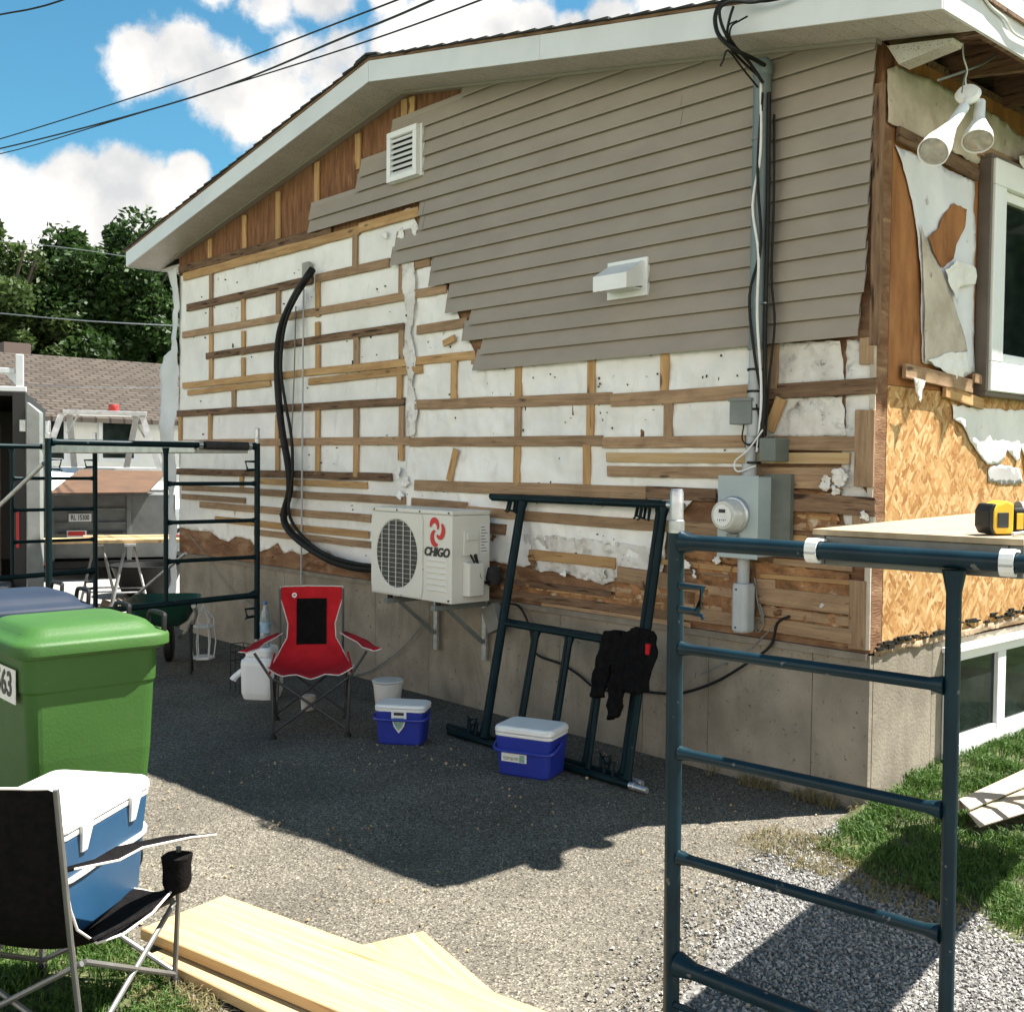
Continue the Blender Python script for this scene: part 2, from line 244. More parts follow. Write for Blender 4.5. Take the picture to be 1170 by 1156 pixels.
orange_fibre = mat('torn_orange_fibreboard', (.37, .195, .09), .95, c2=(.20, .10, .05), ns=9, nd=10, bump=.9, bs=35, c3=(.52, .40, .27), s3=14, t3=(.6, .72), spec=.1); stain(orange_fibre, .8, 7, (.10, .055, .03), (1, 1, 2), .5, .66)
def leaf_mat(name, c, c2, trans=.35):
    m = mat(name, c, .55, spec=.3); n, l = N_(m); b = n['Principled BSDF']
    g = n.new('ShaderNodeNewGeometry'); cr = n.new('ShaderNodeMix'); cr.data_type = 'RGBA'; cr.inputs[6].default_value = (*c, 1); cr.inputs[7].default_value = (*c2, 1)
    l.new(g.outputs['Random Per Island'], cr.inputs[0]); l.new(cr.outputs[2], b.inputs['Base Color'])
    t = n.new('ShaderNodeBsdfTranslucent'); l.new(cr.outputs[2], t.inputs[0]); ms = n.new('ShaderNodeMixShader'); ms.inputs[0].default_value = trans
    o = n['Material Output']; l.new(b.outputs[0], ms.inputs[1]); l.new(t.outputs[0], ms.inputs[2]); l.new(ms.outputs[0], o.inputs[0])
    return m
grass_m = leaf_mat('grass_blades', (.035, .085, .014), (.085, .155, .032))
drygrass_m = leaf_mat('dry_grass_blades', (.27, .21, .11), (.14, .14, .06))
leaf1 = leaf_mat('maple_leaves', (.016, .038, .008), (.040, .080, .018))
leaf2 = leaf_mat('pale_leaves', (.030, .055, .014), (.075, .115, .032))
bark = mat('bark', (.10, .08, .06), .9, c2=(.06, .05, .04), ns=6, stretch=(1, 1, .3), bump=.5)

# ------------------------------------------------------------------ mesh helpers
class MB:
    def __init__(s): s.v = []; s.f = []
    def add(s, vs, fs):
        o = len(s.v); s.v += [tuple(v) for v in vs]; s.f += [tuple(i+o for i in f) for f in fs]; return s
    def box(s, a, b, M=None):
        x0, y0, z0 = a; x1, y1, z1 = b
        vs = [Vector(p) for p in ((x0,y0,z0),(x1,y0,z0),(x1,y1,z0),(x0,y1,z0),(x0,y0,z1),(x1,y0,z1),(x1,y1,z1),(x0,y1,z1))]
        if M: vs = [M @ v for v in vs]
        return s.add(vs, [(0,3,2,1),(4,5,6,7),(0,1,5,4),(1,2,6,5),(2,3,7,6),(3,0,4,7)])
    def hexa(s, b4, t4): return s.add(list(b4)+list(t4), [(0,3,2,1),(4,5,6,7),(0,1,5,4),(1,2,6,5),(2,3,7,6),(3,0,4,7)])
    def tube(s, pts, r, n=10, cap=True, closed=False):
        pts = [Vector(p) for p in pts]; k = len(pts); rr = r if isinstance(r, (list, tuple)) else [r]*k
        rings = []; ref = None
        for i, p in enumerate(pts):
            if closed: t = pts[(i+1) % k] - pts[i-1]
            else: t = (pts[min(i+1, k-1)] - pts[max(i-1, 0)])
            t = t.normalized() if t.length > 1e-9 else Vector((0, 0, 1))
            if ref is None: ref = Vector((0, 0, 1)) if abs(t.z) < .9 else Vector((1, 0, 0))
            a = t.cross(ref); a = a.normalized() if a.length > 1e-6 else t.orthogonal().normalized()
            b = a.cross(t).normalized(); ref = b
            rings.append([p + (a*math.cos(2*math.pi*j/n) + b*math.sin(2*math.pi*j/n))*rr[i] for j in range(n)])
        o = []; f = []
        for rg in rings: o += rg
        m = k if closed else k-1
        for i in range(m):
            i2 = (i+1) % k
            for j in range(n): f.append((i*n+j, i*n+(j+1) % n, i2*n+(j+1) % n, i2*n+j))
        if cap and not closed: f.append(tuple(range(n-1, -1, -1))); f.append(tuple((k-1)*n+j for j in range(n)))
        return s.add(o, f)
    def prism(s, poly, vec):
        n = len(poly); a = [Vector(p) for p in poly]; b = [p+Vector(vec) for p in a]
        return s.add(a+b, [tuple(range(n-1, -1, -1)), tuple(range(n, 2*n))]+[(i, (i+1) % n, n+(i+1) % n, n+i) for i in range(n)])
    def lathe(s, prof, M=None, n=20):
        vs = []; fs = []
        for (r, z) in prof:
            for j in range(n): a = 2*math.pi*j/n; vs.append(Vector((r*math.cos(a), r*math.sin(a), z)))
        for i in range(len(prof)-1):
            for j in range(n): fs.append((i*n+j, i*n+(j+1) % n, (i+1)*n+(j+1) % n, (i+1)*n+j))
        fs.append(tuple(range(n-1, -1, -1))); fs.append(tuple((len(prof)-1)*n+j for j in range(n)))
        if M: vs = [M @ v for v in vs]
        return s.add(vs, fs)
    def build(s, name, m, parent=None, bevel=0, smooth=False, M=None, seg=2, split=True):
        me = bpy.data.meshes.new(name); me.from_pydata(s.v, [], s.f); me.update()
        bm = bmesh.new(); bm.from_mesh(me); bmesh.ops.recalc_face_normals(bm, faces=bm.faces); bm.to_mesh(me); bm.free()
        me.materials.append(m); o = bpy.data.objects.new(name, me); COL.objects.link(o)
        if M is not None: o.matrix_world = M
        if parent: setparent(o, parent)
        if smooth:
            me.polygons.foreach_set('use_smooth', [True]*len(me.polygons))
            if split: es = o.modifiers.new('edges', 'EDGE_SPLIT'); es.split_angle = R_(42)
        if bevel:
            md = o.modifiers.new('bevel', 'BEVEL'); md.width = bevel; md.segments = seg; md.limit_method = 'ANGLE'; md.angle_limit = R_(40); md.harden_normals = False
        return o
WM = {}
def wmat(o): return WM.get(o.name, Matrix.Identity(4))
def setparent(o, p):
    M = o.matrix_basis.copy(); o.parent = p; o.matrix_parent_inverse = Matrix.Identity(4)
    o.matrix_basis = PW(p).inverted() @ M
def PW(p):
    M = p.matrix_basis.copy()
    while p.parent: p = p.parent; M = p.matrix_basis @ M
    return M
def tag(o, label=None, cat=None, group=None, kind=None):
    if label: o['label'] = label
    if cat: o['category'] = cat
    if group: o['group'] = group
    if kind: o['kind'] = kind
    return o
def thing(name, label, cat, loc=(0, 0, 0), group=None, rz=0):
    o = bpy.data.objects.new(name, None); COL.objects.link(o); o.location = loc; o.rotation_euler = (0, 0, rz); o.empty_display_size = .2
    o.matrix_basis = Matrix.Translation(Vector(loc)) @ Matrix.Rotation(rz, 4, 'Z')
    return tag(o, label, cat, group)
def copy_tree(o, parent=None):
    c = o.copy(); COL.objects.link(c); c.parent = parent
    for ch in [x for x in bpy.data.objects if x.parent == o]: copy_tree(ch, c)
    return c
def frame_at(origin, xa, za):
    xa = Vector(xa).normalized(); za = Vector(za); ya = za.cross(xa).normalized(); za = xa.cross(ya).normalized(); o = Vector(origin)
    return Matrix(((xa.x, ya.x, za.x, o.x), (xa.y, ya.y, za.y, o.y), (xa.z, ya.z, za.z, o.z), (0, 0, 0, 1)))
def rbox(w, d, h, r=.03, z0=0, taper=0.0, n=5):
    """rounded-corner box, base centred on origin"""
    mb = MB(); ring = []
    for sx, sy, a0 in ((1, 1, 0), (-1, 1, 90), (-1, -1, 180), (1, -1, 270)):
        for k in range(n+1):
            a = R_(a0+90*k/n); ring.append((sx*(w/2-r)+r*math.cos(a), sy*(d/2-r)+r*math.sin(a)))
    return ring
def stack(mb, w, d, r, levels, M=None):
    """levels: list of (z, scale_x, scale_y)"""
    ring = rbox(w, d, 0, r); n = len(ring); vs = []; fs = []
    for (z, sx, sy) in levels: vs += [Vector((x*sx, y*sy, z)) for x, y in ring]
    for i in range(len(levels)-1):
        for j in range(n): fs.append((i*n+j, i*n+(j+1) % n, (i+1)*n+(j+1) % n, (i+1)*n+j))
    fs.append(tuple(range(n-1, -1, -1))); fs.append(tuple((len(levels)-1)*n+j for j in range(n)))
    if M: vs = [M @ v for v in vs]
    mb.add(vs, fs); return mb
def spline(pts, k=6):
    pts = [Vector(p) for p in pts]; P = [pts[0]*2-pts[1]]+pts+[pts[-1]*2-pts[-2]]; out = []
    for i in range(1, len(P)-2):
        for j in range(k):
            t = j/k; a, b, c, d = P[i-1], P[i], P[i+1], P[i+2]
            out.append(.5*((2*b)+(c-a)*t+(2*a-5*b+4*c-d)*t*t+(3*b-a-3*c+d)*t*t*t))
    out.append(pts[-1]); return out
def text_mesh(body, size, depth=.0015, bold=.0, shear=0.0):
    cu = bpy.data.curves.new('lettering', 'FONT'); cu.body = body; cu.size = size; cu.extrude = depth; cu.offset = bold; cu.shear = shear; cu.align_x = 'CENTER'; cu.align_y = 'CENTER'; cu.resolution_u = 4
    o = bpy.data.objects.new('lettering', cu); COL.objects.link(o); bpy.context.view_layer.update()
    me = bpy.data.meshes.new_from_object(o.evaluated_get(bpy.context.evaluated_depsgraph_get())); bpy.data.objects.remove(o); me.materials.clear()
    return me
def text(body, size, M, m, parent, name='lettering', bold=0.0, shear=0.0, sx=1.0):
    me = text_mesh(body, size, .0012, bold, shear); me.materials.append(m); o = bpy.data.objects.new(name, me); COL.objects.link(o)
    o.matrix_world = M @ Matrix.Diagonal((sx, 1, 1, 1)); o.matrix_basis = M @ Matrix.Diagonal((sx, 1, 1, 1))
    if parent: setparent(o, parent)
    return o
def sheet(name, poly, m, parent, axis='y', off=-.006, step=.04, jag=.012, bump=.006, thick=.0012, bf=3.0, fine=.03, seed=0):
    """torn sheet on the wall plane. poly: 3D points (x,z used for axis y ; y,z for axis x)"""
    rnd = random.Random(seed+len(poly)); k = 0 if axis == 'y' else 1
    P2 = [Vector((p[k], p[2])) for p in poly]; out = []
    for i, a in enumerate(P2):
        b = P2[(i+1) % len(P2)]; L = (b-a).length; n = max(1, int(L/fine))
        for j in range(n):
            t = j/n; q = a.lerp(b, t)
            if jag and j: nrm = Vector((-(b-a).y, (b-a).x)).normalized(); q = q + nrm*(noise.noise(Vector((q.x*22, q.y*22, seed)))*jag + rnd.uniform(-.3, .3)*jag)
            out.append(q)
    xs = [p.x for p in out]; ys = [p.y for p in out]; n0 = len(out); pts = list(out)
    def inside(q):
        c = False; j = n0-1
        for i in range(n0):
            a, b = out[i], out[j]
            if (a.y > q.y) != (b.y > q.y) and q.x < (b.x-a.x)*(q.y-a.y)/(b.y-a.y)+a.x: c = not c
            j = i
        return c
    y = min(ys)
    while y < max(ys):
        x = min(xs)
        while x < max(xs):
            q = Vector((x+rnd.uniform(-.3, .3)*step, y+rnd.uniform(-.3, .3)*step))
            if inside(q): pts.append(q)
            x += step
        y += step
    vs, es, fs, a, b_, c = geometry.delaunay_2d_cdt(pts, [], [list(range(n0))], 1, 1e-5)
    V = []
    for q in vs:
        h = noise.fractal(Vector((q.x*bf, q.y*bf*1.3, seed*3.7)), 1.0, 2.0, 4)*bump
        h += abs(noise.noise(Vector((q.x*bf*1.4+q.y*2.5, q.y*bf*.5, seed+9))))*bump*1.2
        V.append((q.x, off-h-bump*.3, q.y) if axis == 'y' else (off+h+bump*.3, q.x, q.y))
    mb = MB(); mb.add(V, [tuple(f) for f in fs]); o = mb.build(name, m, parent, smooth=True, split=False)
    sm = o.modifiers.new('thickness', 'SOLIDIFY'); sm.thickness = thick; sm.offset = 0
    return o
def board(name, a, b, w, t, m, parent, nrm=(0, -1, 0), jit=True, bevel=.002):
    """board from a to b (centre of its back face), w wide, t thick along nrm"""
    a = Vector(a); b = Vector(b); n = Vector(nrm).normalized(); x = (b-a).normalized(); y = n.cross(x).normalized(); L = (b-a).length
    M = Matrix(((x.x, y.x, n.x, a.x), (x.y, y.y, n.y, a.y), (x.z, y.z, n.z, a.z), (0, 0, 0, 1)))
    mb = MB(); k = max(1, int(L/.35)); vs = []; fs = []
    for i in range(k+1):
        u = L*i/k; e = random.uniform(-.0025, .0025) if jit else 0; wv = random.uniform(-.003, .003) if jit and 0 < i < k else 0
        cut = random.uniform(-.006, .006) if jit and i in (0, k) else 0
        vs += [(u, -w/2+wv, 0), (u+cut, w/2+wv, 0), (u+cut, w/2+wv, t+e), (u, -w/2+wv, t+e)]
    for i in range(k):
        for j in range(4): fs.append((i*4+j, i*4+(j+1) % 4, (i+1)*4+(j+1) % 4, (i+1)*4+j))
    fs.append((0, 1, 2, 3)); fs.append((k*4+3, k*4+2, k*4+1, k*4))
    mb.add(vs, fs); return mb.build(name, m, parent, bevel=bevel, M=M, seg=1)
def PX(p):
    v = Vector(p)-CP; z = v.dot(_f); return 585+FPX*v.dot(RT)/z, 578-FPX*v.dot(UP)/z
def WX(px, z, Y=0.0):
    x = -2.0
    for i in range(6): x = W(px, PX((x, Y, z))[1], Y).x
    return x
# ================================================================== SETTING
def flat(name, poly, z, m, kind='structure'):
    mb = MB(); mb.add([(x, y, z) for x, y in poly], [tuple(range(len(poly)))]); return tag(mb.build(name, m), kind=kind)
flat('ground', [(-400, -300), (300, -300), (300, 500), (-400, 500)], -.012, farlawn)
flat('road', [(-60, -12), (-8.6, -7), (-8.6, 9), (-12, 9.5), (-60, 12)], -.004, concrete_road)
flat('driveway', [(-9.4, -6), (1.2, -12), (1.2, -4.2), (.9, -2.6), (.52, -1.9), (.26, -1.25), (.12, -.75), (.05, .05), (-9.4, .05)], .0, asphalt)
flat('gravel_strip', [(1.2, -9), (6, -9), (6, 2), (.35, 2), (.1, -.9), (.26, -1.3), (.52, -1.95), (.8, -2.6), (.5, -3.2), (.8, -4.2)], .004, gravel_base)
# lawn beside the right wall: a gentle mound
def lawn(name, cx, fn_in, x0, x1, y0, y1, zf, m):
    mb = MB(); vs = []; fs = []; n = 26
    for i in range(n+1):
        for j in range(n+1):
            x = x0+(x1-x0)*i/n; y = y0+(y1-y0)*j/n; vs.append((x, y, zf(x, y)))
    for i in range(n):
        for j in range(n):
            xc = x0+(x1-x0)*(i+.5)/n; yc = y0+(y1-y0)*(j+.5)/n
            if fn_in(xc, yc): a = i*(n+1)+j; fs.append((a, a+n+1, a+n+2, a+1))
    mb.add(vs, fs); return tag(mb.build(name, m, smooth=True), kind='structure')
def z_r(x, y): return .008 + .13*max(0, min(1, (y+.3)/1.1))*max(0, 1-abs(x)/.9) + .01*noise.noise(Vector((x*3, y*3, 0)))
TA, TB, TC, TD = G(1096, 914, .15), G(1119, 942, .08), G(1172, 879, .19), G(1172, 926, .11)
TC = TA+(TC-TA)*2.6; TD = TB+(TD-TB)*2.2
def trim_zone(x, y):
    q = [(TA.x, TA.y), (TB.x, TB.y), (TD.x, TD.y), (TC.x, TC.y)]; c = [((q[(i+1) % 4][0]-q[i][0])*(y-q[i][1])-(q[(i+1) % 4][1]-q[i][1])*(x-q[i][0])) for i in range(4)]
    return all(v > 0 for v in c) or all(v < 0 for v in c)
def in_r(x, y): return y > -.66-.22*max(0, x-.1) + .10*noise.noise(Vector((x*5, y*5, 2))) - (.0 if x > .1 else 1.2*(.1-x)*0) and x > .01+max(0, -y)*.20+.05*noise.noise(Vector((x*9, y*9, 6))) and not trim_zone(x, y)
lawn('lawn_mound', 0, lambda x, y: in_r(x, y) or trim_zone(x, y), -.15, 3.4, -1.6, 4.2, z_r, soil)
def z_l(x, y): return .006+.01*noise.noise(Vector((x*3, y*3, 5)))
def in_l(x, y): return y < -3.25 - .10*(x+.7) + .05*noise.noise(Vector((x*7, y*7, 9))) and not (x > .42+.3*noise.noise(Vector((x, y*3, 1))))
lawn('grass_verge', 0, in_l, -1.75, .7, -4.6, -3.0, z_l, soil)

def blades(name, pts, m, hmin, hmax, w=.004, lean=.5, seed=3):
    rnd = random.Random(seed); V = []; F = []
    for (x, y, z, k) in pts:
        h = rnd.uniform(hmin, hmax)*k; a = rnd.uniform(0, 6.283); b = rnd.uniform(0, 6.283); l = rnd.uniform(.1, lean)*h
        dx, dy = math.cos(a)*w*rnd.uniform(.6, 1.3), math.sin(a)*w; ex, ey = math.cos(b)*l, math.sin(b)*l
        o = len(V); V += [(x-dx, y-dy, z), (x+dx, y+dy, z), (x+ex*.35+dx*.8, y+ey*.35+dy*.8, z+h*.6), (x+ex*.35-dx*.8, y+ey*.35-dy*.8, z+h*.6), (x+ex, y+ey, z+h*(1-.25*lean))]
        F += [(o, o+1, o+2, o+3), (o+3, o+2, o+4)]
    me = bpy.data.meshes.new(name); me.from_pydata(V, [], F); me.materials.append(m); o = bpy.data.objects.new(name, me); COL.objects.link(o)
    return tag(o, kind='stuff')
def scatter(n, x0, x1, y0, y1, fin, zf, dens=lambda x, y: 1, seed=1):
    rnd = random.Random(seed); out = []
    while len(out) < n:
        x = rnd.uniform(x0, x1); y = rnd.uniform(y0, y1)
        if fin(x, y) and rnd.random() < dens(x, y): out.append((x, y, zf(x, y), .55+.9*abs(noise.noise(Vector((x*4, y*4, 7))))+.15))
    return out
cl_ = lambda x, y: .15+.85*min(1, max(0, .5+1.6*noise.noise(Vector((x*5, y*5, 3)))))
tag(blades('grass', scatter(68000, -.13, 2.3, -1.45, 2.6, in_r, z_r, cl_, 1), grass_m, .028, .078, .0030, 1.0), 'lush green grass beside the right wall of the house', 'grass')
tag(blades('grass', scatter(46000, -1.75, .55, -4.6, -3.1, in_l, z_l, cl_, 2), grass_m, .02, .062, .0026, .9), 'green grass under the folding chair with the cooler', 'grass')
def edge_r(x, y): return abs(y-(-.70-.22*max(0, x-.1))) < .16+.1*noise.noise(Vector((x*8, y*8, 1))) and x > -.16 and x < .9
def edge_l(x, y): return abs(y-(-3.25-.14*(x+.7))) < .10 and -.75 < x < .35
def edge_w(x, y): return -.10 < y < -.012 and -.9 < x < .02 and noise.noise(Vector((x*6, 0, 0))) > -.25-.6*(x+.3)
tag(blades('dry_grass', scatter(1900, -.16, .9, -1.1, -.4, edge_r, lambda x, y: .006, seed=5)+scatter(2600, -.75, .4, -3.5, -3.1, edge_l, lambda x, y: .004, seed=6), drygrass_m, .02, .06, .0022, 1.6), 'straw coloured dry grass along the edges of the lawn', 'dry grass')
tag(blades('dry_weeds', scatter(420, -1.0, .02, -.12, 0, edge_w, lambda x, y: .002, seed=8), drygrass_m, .04, .12, .0022, 1.9), 'dry brown weeds at the foot of the foundation corner', 'dry weeds')
def stones(name, n, x0, x1, y0, y1, fin, smin, smax, m, seed):
    rnd = random.Random(seed); V = []; F = []
    base = [Vector(p) for p in ((1,0,0),(-1,0,0),(0,1,0),(0,-1,0),(0,0,1),(0,0,-1))]
    fc = [(0,2,4),(2,1,4),(1,3,4),(3,0,4),(2,0,5),(1,2,5),(3,1,5),(0,3,5)]
    k = 0
    while k < n:
        x = rnd.uniform(x0, x1); y = rnd.uniform(y0, y1)
        if not fin(x, y): continue
        k += 1; s = rnd.uniform(smin, smax); o = len(V); q = Matrix.Rotation(rnd.uniform(0, 6.28), 3, Vector((rnd.uniform(-1, 1), rnd.uniform(-1, 1), rnd.uniform(-1, 1))).normalized())
        sc = Vector((rnd.uniform(.7, 1.3), rnd.uniform(.6, 1.1), rnd.uniform(.4, .8)))
        V += [tuple(q @ Vector((b.x*sc.x*s*rnd.uniform(.75, 1.2), b.y*sc.y*s*rnd.uniform(.75, 1.2), b.z*sc.z*s)) + Vector((x, y, .004+s*.35))) for b in base]
        F += [tuple(i+o for i in f) for f in fc]
    me = bpy.data.meshes.new(name); me.from_pydata(V, [], F); me.materials.append(m); o = bpy.data.objects.new(name, me); COL.objects.link(o); return tag(o, kind='stuff')
stone_m = leaf_mat('grey_stone', (.09, .087, .082), (.33, .32, .30), 0.0)
def gr_in(x, y):
    if in_r(x, y) and x > -.05: return False
    e = .12 + .62*max(0, (-y-.75))*.75-.45*random.Random(int(x*5555+y*3333)).random()**3 + .10*noise.noise(Vector((x*3, y*3, 4))); return x > e-.02+random.Random(int(x*999+y*777)).uniform(-.12, .1) and y > -3.4
tag(stones('gravel', 42000, .0, 2.1, -3.3, .0, gr_in, .003, .0105, stone_m, 3), 'loose grey crushed gravel along the edge of the driveway', 'gravel')
cr_m = mat('sawdust_chip', (.42, .30, .16), .8, c2=(.25, .17, .09), ns=5)
tag(stones('wood_chips', 420, -2.6, 1.0, -3.4, -.1, lambda x, y: noise.noise(Vector((x*1.5, y*1.5, 8))) > -.1, .003, .010, cr_m, 14), 'small wood chips and splinters dropped on the driveway', 'wood chips')
tag(stones('grit', 9000, -3.5, 1.0, -3.6, -.02, lambda x, y: True, .0012, .0035, stone_m, 4), 'fine pale grit scattered over the asphalt', 'grit')

# ================================================================== HOUSE
XL, XR, XM, ZF = -7.42, 0.0, -3.71, .75
def zs(x): return 4.30-.18*abs(x-XM)
house = thing('house', 'single storey gabled house with half its taupe siding stripped off', 'house', (-3.7, 4.5, 0))
def part(mb, n, m, **k): return mb.build(n, m, k.pop('parent', house), **k)
# foundation with formwork seams
mb = MB(); seams = [XL, -6.75, -6.1, -5.42, -4.75, -4.08, -3.42, -2.75, -2.1, -1.42, WX(809, .4), WX(927, .35), 0]
for a, b in zip(seams[:-1], seams[1:]): mb.box((a+.002, 0, -.3), (b-.002, .03, ZF))
mb.box((XL, .03, -.3), (-.03, 8.97, ZF-.004)); mb.box((XL, 8.97, -.3), (0, 9, ZF))
for a, b in ((.03, X(1064, 800).y), (X(1064, 800).y, 2.6), (2.6, 9-.03)): mb.box((-.03, a+.002, -.3), (0, b-.002, ZF))
foundation = part(mb, 'foundation', concrete_w)
mb = MB(); mb.box((XL, -.022, ZF-.022), (-.012, -.001, ZF+.006)); mb.box((XL, -.03, ZF+.006), (-.012, .0, ZF+.012)); part(mb, 'starter_trim', mat('dull_metal', (.25, .22, .18), .6, .3, c2=(.17, .15, .12), ns=10))
# walls
mb = MB(); mb.prism([(XL, 0, ZF+.013), (XR-.002, 0, ZF+.013), (XR-.002, 0, 3.44), (XL, 0, 3.44)], (0, .1, 0)); part(mb, 'sheathing', sheath)
mb = MB(); mb.prism([(XL, -.001, 3.443), (XR-.002, -.001, 3.443), (XR-.002, -.001, zs(0)), (XM, -.001, 4.30), (XL, -.001, zs(XL))], (0, .1, 0)); part(mb, 'gable_panel', plywood_red)
mb = MB(); mb.box((-.1, .102, ZF+.013), (0, 8.99, 2.04)); part(mb, 'strand_board', osb)
mb = MB(); mb.box((-.1, .102, 2.043), (-.001, 8.99, 3.62)); part(mb, 'side_sheathing', upper_board)
mb = MB(); mb.box((XL, .102, ZF+.013), (XL+.1, 8.99, 3.6)); mb.box((XL+.102, 8.9, ZF+.013), (-.102, 8.99, 4.2)); part(mb, 'rear_walls', wrap)
# ragged paper and crust at the foot of the right wall
p = [X(x, y) for x, y in ((998, 742), (1040, 733), (1100, 719), (1160, 704), (1240, 684), (1240, 690), (1160, 711), (1100, 727), (1040, 740), (998, 750))]
sheet('torn_edge_strip', p, mat('frayed_edge', (.36, .27, .17), .9, c2=(.22, .15, .09), ns=9), house, 'x', .003, .02, .006, .006, .003, seed=4, bf=14)
mb = MB(); rnd = random.Random(4)
for i in range(150):
    t = rnd.random(); q = X(1000+220*t, 739-57*t+rnd.uniform(-4, 4)); s = rnd.uniform(.004, .014)
    mb.box((q.x+.004, q.y-s*1.8, q.z-s*.5), (q.x+.004+s, q.y+s*1.8, q.z+s*.6), None)
tag(part(mb, 'crumbled_tar', black), kind='stuff')
# ---- house wrap on the gable wall
def WP(l, Y=0): return [W(x, y, Y) for x, y in l]
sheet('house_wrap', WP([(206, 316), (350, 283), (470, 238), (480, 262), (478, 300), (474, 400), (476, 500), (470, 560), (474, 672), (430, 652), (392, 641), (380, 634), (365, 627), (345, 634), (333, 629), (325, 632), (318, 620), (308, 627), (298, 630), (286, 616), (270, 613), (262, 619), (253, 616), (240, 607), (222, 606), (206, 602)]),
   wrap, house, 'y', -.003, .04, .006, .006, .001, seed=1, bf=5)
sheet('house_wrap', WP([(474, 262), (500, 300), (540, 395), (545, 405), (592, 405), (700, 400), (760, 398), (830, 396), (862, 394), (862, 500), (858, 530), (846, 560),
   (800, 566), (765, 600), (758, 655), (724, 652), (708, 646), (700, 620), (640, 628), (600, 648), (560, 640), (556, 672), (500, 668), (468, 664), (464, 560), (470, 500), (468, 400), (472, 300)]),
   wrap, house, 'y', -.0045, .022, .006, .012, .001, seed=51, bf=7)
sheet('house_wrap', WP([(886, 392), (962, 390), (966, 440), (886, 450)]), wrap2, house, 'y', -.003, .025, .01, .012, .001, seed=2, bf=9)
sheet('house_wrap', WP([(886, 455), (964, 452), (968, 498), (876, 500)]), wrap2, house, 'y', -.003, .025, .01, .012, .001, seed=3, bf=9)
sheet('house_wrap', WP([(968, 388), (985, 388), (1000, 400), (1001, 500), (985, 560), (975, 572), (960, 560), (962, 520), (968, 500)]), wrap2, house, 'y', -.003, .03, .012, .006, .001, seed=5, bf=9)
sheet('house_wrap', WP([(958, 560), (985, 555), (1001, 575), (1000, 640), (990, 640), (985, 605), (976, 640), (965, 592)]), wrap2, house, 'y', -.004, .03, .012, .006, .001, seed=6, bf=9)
# loose crumpled bits of wrap
def scrap(px, size, m, label=None, Y=-.03, seed=0, parent=house):
    c = W(px[0], px[1], Y); rnd = random.Random(seed); pts = []
    for k in range(9): a = k*.698; r = size*rnd.uniform(.45, 1.1); pts.append(Vector((c.x+r*math.cos(a), Y, c.z+r*math.sin(a))))
    return sheet('torn_wrap_scrap', pts, m, parent, 'y', Y, .012, .012, .018, .0006, seed=seed, bf=34, fine=.008)
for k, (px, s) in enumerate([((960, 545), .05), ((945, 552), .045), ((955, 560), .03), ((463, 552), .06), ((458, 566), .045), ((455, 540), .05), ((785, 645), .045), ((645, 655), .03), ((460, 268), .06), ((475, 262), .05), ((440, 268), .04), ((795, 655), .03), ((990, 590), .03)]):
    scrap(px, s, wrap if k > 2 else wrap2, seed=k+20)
# thin uneven slats, rotten boards and scraps on the lower right of the wall
rnd = random.Random(77)
for k, pl_ in enumerate(([(880, 560), (962, 562), (958, 600), (930, 606), (885, 600)], [(860, 640), (972, 655), (976, 690), (930, 682), (866, 672)], [(800, 640), (858, 648), (858, 700), (830, 712), (795, 695)], [(868, 690), (976, 704), (976, 734), (900, 722), (864, 715)], [(560, 656), (640, 672), (765, 690), (765, 706), (640, 690), (560, 674)], [(705, 660), (765, 668), (765, 690), (706, 682)], [(770, 620), (858, 634), (850, 645), (775, 636)])):
    sheet('torn_fibreboard', WP(pl_), orange_fibre, house, 'y', -.006, .018, .014, .016, .002, seed=200+k, bf=18)
for (x0, y0, x1, y1, w_, m_) in [(745, 640, 850, 652, .03, pine), (770, 668, 838, 677, .05, oldwood), (700, 672, 770, 683, .028, oldwood), (560, 660, 700, 681, .035, darkwood), (600, 668, 760, 692, .018, pine), (620, 690, 790, 714, .03, oldwood),
        (895, 612, 962, 618, .03, pine), (888, 600, 985, 606, .04, oldwood), (890, 628, 960, 634, .02, oldwood), (885, 640, 975, 650, .035, oldwood), (870, 655, 978, 668, .022, pine), (868, 697, 975, 712, .045, oldwood), (862, 712, 978, 730, .03, darkwood), (900, 590, 960, 593, .02, pine),
        (790, 612, 820, 615, .05, oldwood), (775, 690, 840, 700, .03, oldwood), (776, 652, 835, 661, .018, darkwood)]:
    hb_args = (x0, y0, x1, y1); a_ = W(x0, y0, -.008); b_ = W(x1, y1, -.008); z_ = (a_.z+b_.z)/2; a_.z = z_+rnd.uniform(-.006, .006); b_.z = z_+rnd.uniform(-.006, .006)
    board('strapping_board', a_, b_, w_, rnd.uniform(.008, .016), m_, house)
for k, (px_, s_) in enumerate([((610, 640), .05), ((690, 655), .035), ((735, 668), .03), ((820, 640), .04), ((800, 690), .03), ((905, 625), .035), ((935, 615), .05), ((980, 620), .05), ((890, 700), .025), ((940, 690), .02), ((750, 640), .06), ((570, 655), .05), ((880, 615), .03)]): scrap(px_, s_, wrap2 if k % 2 else sheath, Y=-.022, seed=k+90)
sheet('house_wrap', WP([(600, 610), (700, 618), (762, 628), (757, 662), (735, 668), (712, 662), (690, 668), (650, 655), (610, 650)]), wrap2, house, 'y', -.010, .02, .014, .012, .0008, seed=71, bf=16)
